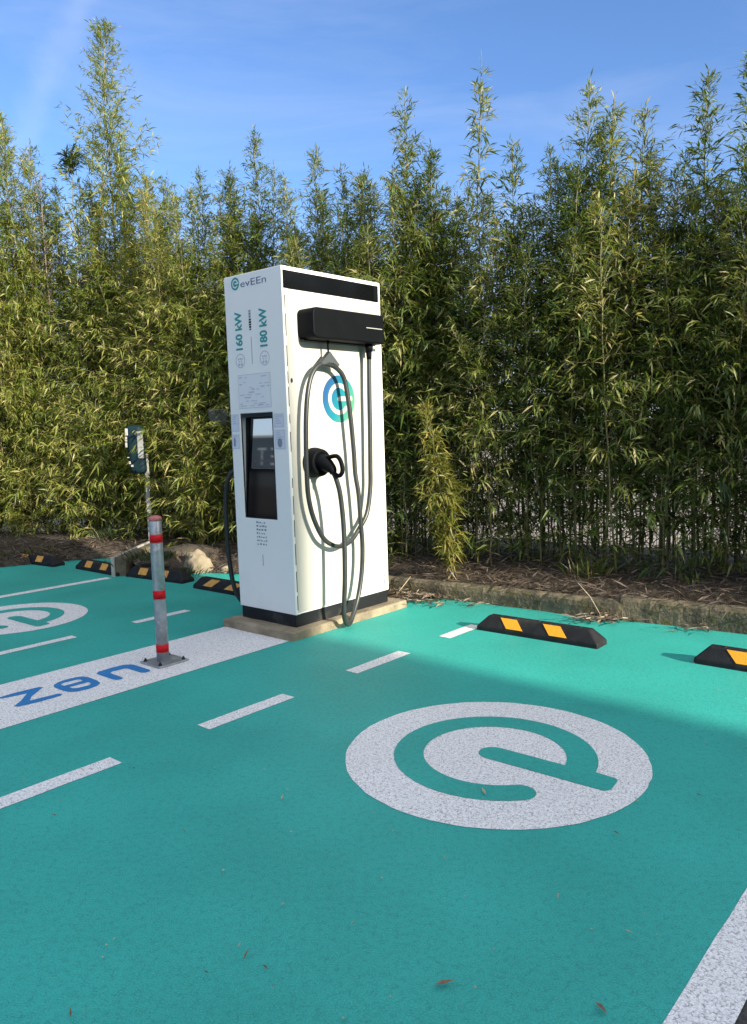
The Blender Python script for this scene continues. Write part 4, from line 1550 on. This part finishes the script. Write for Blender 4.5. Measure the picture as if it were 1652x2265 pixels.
# the plants that stand out against the sky, each a thing of its own
tips = [
    (-5.07, 11.4, 6.05, 'L', 'tall bushy bamboo plume at the left edge, reaching above its neighbours'),
    (-4.72, 11.3, 5.35, 'L', 'shorter bamboo plume leaning beside the tall plume at the left edge'),
    (-2.93, 10.8, 5.02, 'L', 'sparse bamboo tip just right of the conifer-like tall plume'),
    (-2.34, 10.27, 4.60, 'L', 'pointed yellow-green bamboo tip above the teal pole box'),
    (-1.58, 9.61, 4.65, 'L', 'narrow pointed bamboo tip above the left edge of the charging station'),
    (-1.26, 9.33, 4.95, 'R', 'airy bamboo tip rising highest directly above the charging station'),
    (-0.55, 8.70, 4.52, 'R', 'airy bamboo tip above the middle of the charging station, second highest there'),
    (-0.07, 8.26, 4.02, 'R', 'low bamboo tip above the right end of the charging station'),
    (0.40, 7.88, 4.70, 'R', 'full bamboo plume with thin leading shoot just right of the charging station'),
    (0.74, 7.69, 4.16, 'R', 'short bamboo shoot between the two tall plumes right of the charger'),
    (1.42, 7.32, 3.95, 'R', 'low bamboo top in the gap left of the broad forked plume'),
    (1.87, 7.08, 4.42, 'R', 'broad forked bamboo plume with high left point in the right part of the hedge'),
    (2.08, 6.98, 4.18, 'R', 'bamboo plume forming the middle of the broad forked top'),
    (2.34, 6.82, 4.10, 'R', 'bamboo shoot leaning right at the side of the broad forked plume'),
    (2.42, 6.78, 3.72, 'R', 'thin lone bamboo shoot in the sky gap of the right hedge'),
    (2.80, 6.58, 4.22, 'R', 'dark feathery bamboo plume right of the sky gap'),
    (3.04, 6.46, 4.40, 'R', 'tall bamboo plume cut off by the right edge of the view'),
]
for k, (x, y, zt, side_, lab) in enumerate(tips):
    H = zt - bed_z(x, y)
    pr = make_bamboo(400 + k, H, 0.22, 0.80 if side_ == 'R' else 0.9, M_LEAFR if side_ == 'R' else M_LEAFL, 0.105, (2, 4), (0.07, 0.155), lean=0.10, tipw=0.05, dens=1.7, core=13, culms=((0, 0, 1.0), (0.18 - 0.05 * (k % 7), 0.1, 0.80 + 0.02 * (k % 5))))
    pr.location = (x, y, bed_z(x, y) - 0.02)
    tag(pr, lab, 'bamboo', GRP)
pr = make_bamboo(501, 4.65, 0.30, 0.42, M_LEAFR, 0.16, (1, 3), (0.10, 0.19), lean=0.10, tipw=0.05, dens=1.1, core=3)
pr.location = (1.0, 7.57, 0.13)
tag(pr, 'thin bamboo culm with a lone leaf tuft at its tip, tallest right of the charger', 'bamboo', GRP)
pr = make_bamboo(502, 6.95, 0.40, 1.45, M_LEAFL, 0.075, (3, 5), (0.08, 0.17), conifer=True, lean=0.05, tipw=0.06, culm_r=0.022, tint=(0.32, 0.2), dens=2.3, core=20)
pr.location = (-3.46, 11.1, 0.10)
tag(pr, 'tallest conifer-like bamboo with tiered side branches, standing far above the left hedge', 'bamboo', GRP)
# bare shrub, dark tuft, sunlit young plant by the kerb
pr = make_bamboo(503, 5.0, 0.25, 0.75, M_LITTER, 0.16, (2, 3), (0.05, 0.09), bare=True, culm_r=0.02, lean=0.1)
pr.name = 'bare_shrub'
pr.location = (-4.47, 11.2, 0.1)
tag(pr, 'leafless greyish brown shrub in the hedge left of the tallest plume', 'shrub')
pr = make_bamboo(504, 4.7, 0.3, 0.6, M_LITTER, 0.17, (2, 3), (0.05, 0.09), bare=True, culm_r=0.016, lean=0.1)
pr.name = 'bare_shrub'
pr.location = (-4.1, 11.35, 0.1)
tag(pr, 'second leafless twiggy shrub, just behind the dark leaf tuft on its thin stem', 'shrub')
pr = make_bamboo(505, 5.22, 0.935, 0.34, M_LEAFD, 0.05, (3, 5), (0.09, 0.16), lean=0.04, tipw=0.5, culm_r=0.014, tuft=True)
pr.name = 'tufted_plant'
pr.location = (-4.02, 11.0, 0.1)
tag(pr, 'dark round leaf tuft on a thin stem against the sky left of the tallest plume', 'plant')
pr = make_bamboo(506, 1.58, 0.17, 0.16, M_LEAFY, 0.066, (1, 3), (0.08, 0.14), lean=0.10, tipw=0.24, culm_r=0.009, tint=(0.30, 0.25), culms=((0, 0, 1.0), (0.03, 0.02, 0.66)))
pr.name = 'young_bamboo'
pr.location = (0.66, 6.58, 0.10)
pr.rotation_euler = (0, math.radians(-8), 0)
tag(pr, 'sunlit yellow young bamboo leaning out over the kerb right of the charging station', 'bamboo')
pr = make_bamboo(507, 1.5, 0.05, 0.30, M_LEAFY, 0.07, (2, 4), (0.08, 0.16), lean=0.1, tipw=0.2, culm_r=0.007)
pr.name = 'young_bamboo'
pr.location = (-2.05, 9.05, 0.12)
tag(pr, 'yellow leafy young bamboo behind the bollard, right of the pole box', 'bamboo')


def make_tuft(name, loc, n_, h, spread, label, seed, m=M_GRASS):
    r = np.random.default_rng(seed)
    P, D, Nn, Ln, Wd, T = [], [], [], [], [], []
    for k in range(n_):
        a_ = r.uniform(0, 6.28)
        q = abs(r.normal(0, spread))
        P.append((q * math.cos(a_), q * math.sin(a_), -0.01))
        D.append(np.array([math.cos(a_) * r.uniform(0, .7), math.sin(a_) * r.uniform(0, .7), 1.0]))
        Nn.append(r.normal(0, 1, 3))
        le = h * r.uniform(0.4, 1.1)
        Ln.append(le); Wd.append(r.uniform(0.003, 0.007)); T.append(np.clip(r.normal(.45, .25), 0, 1))
    o_ = bpy.data.objects.new(name, leaves_mesh(name, P, D, Nn, Ln, Wd, T, m, 0.35))
    COL.objects.link(o_)
    o_.location = loc
    return tag(o_, label, 'weed')


make_tuft('weed_tuft', (-4.35, 9.05, 0.06), 110, 0.16, 0.16, 'green weed tuft behind the farthest wheel stop on the left', 1)
make_tuft('weed_tuft', (-3.95, 9.15, 0.07), 120, 0.18, 0.12, 'small grass tuft on the bare bank behind the left wheel stops', 2)
make_tuft('weed_tuft', (-2.25, 7.95, 0.16), 260, 0.20, 0.20, 'dark weeds growing on the soil mound behind the bollard', 3, M_LEAFD)
make_tuft('weed_tuft', (-1.95, 7.70, 0.02), 160, 0.16, 0.13, 'dark grass at the foot of the boulder beside the wheel stop', 4, M_LEAFD)
make_tuft('weed_tuft', (0.02, 6.62, 0.02), 110, 0.14, 0.09, 'small sunlit weed tuft by the kerb at the right foot of the charger', 5)
make_tuft('fern_clump', (1.78, 6.32, 0.15), 130, 0.30, 0.10, 'green grassy clump growing low in the litter under the right hedge', 6)
make_tuft('fern_clump', (-3.28, 9.75, 0.10), 160, 0.40, 0.12, 'dark green clump hanging over the bank behind the left wheel stops', 8, M_LEAFD)

# dry leaves and stalks on the bed
r = np.random.default_rng(5)
P, D, Nn, Ln, Wd, T = [], [], [], [], [], []
fx = np.array([(f_[0], f_[1]) for f_ in front])
while len(P) < 15000:
    i = r.integers(1, len(front) - 2)
    L_ = np.linalg.norm(fx[i + 1] - fx[i])
    if r.random() > L_ / 2.0:
        continue
    t_ = r.random()
    d_ = abs(r.normal(0, 0.7))
    x = fx[i, 0] + (fx[i + 1, 0] - fx[i, 0]) * t_ + 0.5 * d_
    y = fx[i, 1] + (fx[i + 1, 1] - fx[i, 1]) * t_ + 0.87 * d_
    if d_ > 2 or x > 6 or x < -7:
        continue
    kb_ = front[i][2]
    z = (0.13 + 0.05 * min(1, d_ / .8)) if kb_ else (0.02 + 0.13 * min(1, d_ / 0.7))
    P.append((x, y, z + r.uniform(0, 0.035)))
    a_ = r.uniform(0, 6.28)
    D.append((math.cos(a_), math.sin(a_), r.normal(0.05, 0.25)))
    Nn.append((r.normal(0, .4), r.normal(0, .4), 1))
    le = r.uniform(0.06, 0.16)
    Ln.append(le); Wd.append(le * r.uniform(.03, .06)); T.append(np.clip(r.normal(.40, .2), 0, 1))
# drift of pale dry leaves against the kerb and by the pad
for (cx_, cy_, sx_, sy_, n_) in [(0.34, 6.36, 0.20, 0.09, 520), (0.12, 6.50, 0.15, 0.09, 300), (1.62, 5.47, 0.11, 0.045, 150), (2.17, 5.12, 0.06, 0.03, 30), (0.85, 6.08, 0.4, 0.04, 90)]:
    for k in range(n_):
        x, y = cx_ + r.normal(0, sx_), cy_ + r.normal(0, sy_) - (0 if sx_ < .3 else 0)
        a_ = r.uniform(0, 6.28)
        P.append((x, y, 0.008 + abs(r.normal(0, 0.02))))
        D.append((math.cos(a_), math.sin(a_), r.uniform(0, 0.25)))
        Nn.append((r.normal(0, .4), r.normal(0, .4), 1))
        le = r.uniform(0.05, 0.14)
        Ln.append(le); Wd.append(le * r.uniform(.05, .10)); T.append(np.clip(r.normal(.72, .2), 0, 1))
lit = bpy.data.objects.new('leaf_litter', leaves_mesh('leaf_litter', P, D, Nn, Ln, Wd, T, M_LITTER, 0.05))
COL.objects.link(lit)
tag(lit, 'dry brown bamboo leaves covering the soil under the hedge', 'leaf litter', kind='stuff')

# single fallen leaves on the paving
fl_pos = [(-1.05, 3.161, .03), (-0.382, 2.857, .045), (-0.401, 1.992, .04), (-0.377, 1.954, .05), (-0.317, 1.899, .05), (0.394, 2.858, .07), (0.799, 2.523, .06), (0.147, 1.825, .08), (0.512, 1.724, .07),
          (-0.472, 1.888, .025), (-0.705, 2.621, .02), (-0.774, 1.758, .04), (1.189, 2.779, .05), (-1.224, 2.765, .03), (-0.184, 3.917, .02), (0.517, 2.175, .03), (0.669, 2.002, .03), (-0.093, 2.076, .02), (0.2, 2.4, .02), (0.9, 3.02, .03)]
rs = random.Random(13)
for k, (x, y, le) in enumerate(fl_pos):
    b = MB()
    le *= 0.72
    w_ = le * rs.uniform(0.08, 0.15)
    b.add([(-le / 2, 0, 0.001), (-le * .1, w_, 0.006), (-le * .1, 0, 0.003), (-le * .1, -w_, 0.006), (le / 2, 0, 0.008)], [(0, 2, 1), (0, 3, 2), (1, 2, 4), (2, 3, 4)])
    o_ = b.build('fallen_leaf', M_DRYP if rs.random() < 0.4 else M_DRY)
    o_.location = (x, y, 0.009)
    o_.rotation_euler = (0, 0, rs.uniform(0, 6.28) if k != 7 else 0.1)
    tag(o_, 'small dry bamboo leaf lying alone on the green paving', 'leaf', 'fallen leaves on the green paving')
# tiny chips of debris
b = MB()
rs = random.Random(17)
for k in range(420):
    a_, n_ = rs.uniform(-3.6, 1.0), rs.uniform(-6, 3.2)
    q = rs.uniform(0.002, 0.006)
    x, y, _ = W(a_, n_)
    b.add([(x, y, .003 + q), (x + q, y + q * .3, .009), (x - q * .4, y + q, .009), (x - q * .5, y - q * .8, .009)], [(0, 1, 2), (0, 2, 3), (0, 3, 1)])
gr = b.build('grit', M_DRYP)
tag(gr, 'tiny pale crumbs scattered over the green paving', 'grit', kind='stuff')
for (x0_, y0_, z0_, x1_, y1_, z1_) in [(0.62, 6.50, 0.24, 0.72, 6.36, 0.03), (0.16, 6.42, 0.02, 0.30, 6.50, 0.17), (1.48, 5.58, 0.26, 1.60, 5.44, 0.06)]:
    b = MB()
    b.tube([(x0_, y0_, z0_), ((x0_ + x1_) / 2 + .01, (y0_ + y1_) / 2, (z0_ + z1_) / 2 + .01), (x1_, y1_, z1_)], [0.004, 0.0035, 0.002], 5)
    o_ = b.build('dry_stalk', M_DRYP)
    tag(o_, 'thin pale dry stalk leaning against the mossy kerb', 'stalk', 'dry stalks at the kerb')

# ------------------------------------------------------------------ beyond the hedge
FE = empty('wire_fence', (0, 0, 0))
tag(FE, 'dark welded wire fence seen between the stems of the right hedge', 'fence')
fpts = [(-0.6, 9.05), (1.7, 7.75), (4.0, 6.35), (6.3, 4.8)]
for i in range(len(fpts)):
    b = MB()
    b.box(fpts[i][0] - .025, fpts[i][0] + .025, fpts[i][1] - .025, fpts[i][1] + .025, -0.05, 1.65, 0.004)
    b.build('post', M_WIRE, FE)
for i in range(len(fpts) - 1):
    (x0, y0), (x1, y1) = fpts[i], fpts[i + 1]
    b = MB()
    for k in range(9):
        z = 0.08 + k * 0.19
        b.tube([(x0, y0, z), (x1, y1, z)], 0.003, 4, False)
    for k in range(1, 44):
        t_ = k / 44
        b.tube([(x0 + (x1 - x0) * t_, y0 + (y1 - y0) * t_, 0.05), (x0 + (x1 - x0) * t_, y0 + (y1 - y0) * t_, 1.62)], 0.0028, 4, False)
    b.build('wire_panel', M_WIRE, FE)

# neighbouring block whose corner throws the long shadow, and the sign shelter mirrored in the screen
NB = empty('neighbouring_building', W(0, 0))
NB.rotation_euler = (0, 0, YAW)
tag(NB, 'plain rendered building on the sunny side whose shadow falls over the bays', 'building')
# shadow edge a = 0 at the bay; the corner stands where the sun direction leads
tq = 15.0
ac = SUN_DIR_A * tq - 0.15
b = MB()
b.box(ac - 13, ac, -tq - 9, -tq, 0, 9.0)
b.build('wall', M_STUCCO, NB)
b = MB()
b.box(ac - 13.15, ac, -tq - 9.15, -tq, 9.003, 9.25, 0.02)
b.build('roof', M_KERB, NB)
for k in range(4):
    for f_ in range(2):
        b = MB()
        b.box(ac - 11.5 + k * 3, ac - 10.0 + k * 3, -tq - 0.01, -tq + 0.03, 1.2 + f_ * 3.6, 3.0 + f_ * 3.6)
        b.build('window', M_WIN, NB)

SH = empty('sign_shelter', W(0, 0))
SH.rotation_euler = (0, 0, YAW)
tag(SH, 'low dark shelter with big cream letters mirrored in the charger screen', 'shelter')
SHA = -9.0
b = MB()
b.box(SHA - 0.12, SHA, 9.6, 11.15, 1.35, 2.18, 0.01)
b.box(SHA - 0.12, SHA, 6.0, 9.597, 1.35, 2.18, 0.01)
b.build('fascia', M_FASC, SH)
b = MB()
b.box(SHA - 2.4, SHA + 0.05, 5.9, 11.17, 2.183, 2.25, 0.01)
b.build('roof', M_LETT, SH)
b = MB()
for y_ in (6.2, 8.6, 11.0):
    b.box(SHA - 0.11, SHA - 0.02, y_ - 0.05, y_ + 0.05, 0, 1.348)
b.box(SHA - 2.4, SHA - 2.3, 6.0, 11.15, 0, 2.17)
b.build('frame', M_GREYB, SH)


def sh(s_, t_):
    return (SHA + 0.012, s_, t_)


text_on('letter', 'T', 10.50, 10.82, 1.52, 1.94, sh, M_LETT, parent=SH)
text_on('letter', 'E', 10.08, 10.34, 1.52, 1.94, sh, M_LETT, parent=SH)
DB = empty('dark_building', W(0, 0))
DB.rotation_euler = (0, 0, YAW)
tag(DB, 'tall charcoal building beside the sign shelter, mirrored at the left of the screen', 'building')
b = MB()
b.box(SHA - 0.1, SHA + 3.2, 11.25, 22, 0, 7)
b.build('wall', M_GREYB, DB)
b = MB()
b.box(SHA - 0.15, SHA + 3.25, 11.22, 22.1, 7.003, 7.2)
b.build('roof', M_PLINTH, DB)
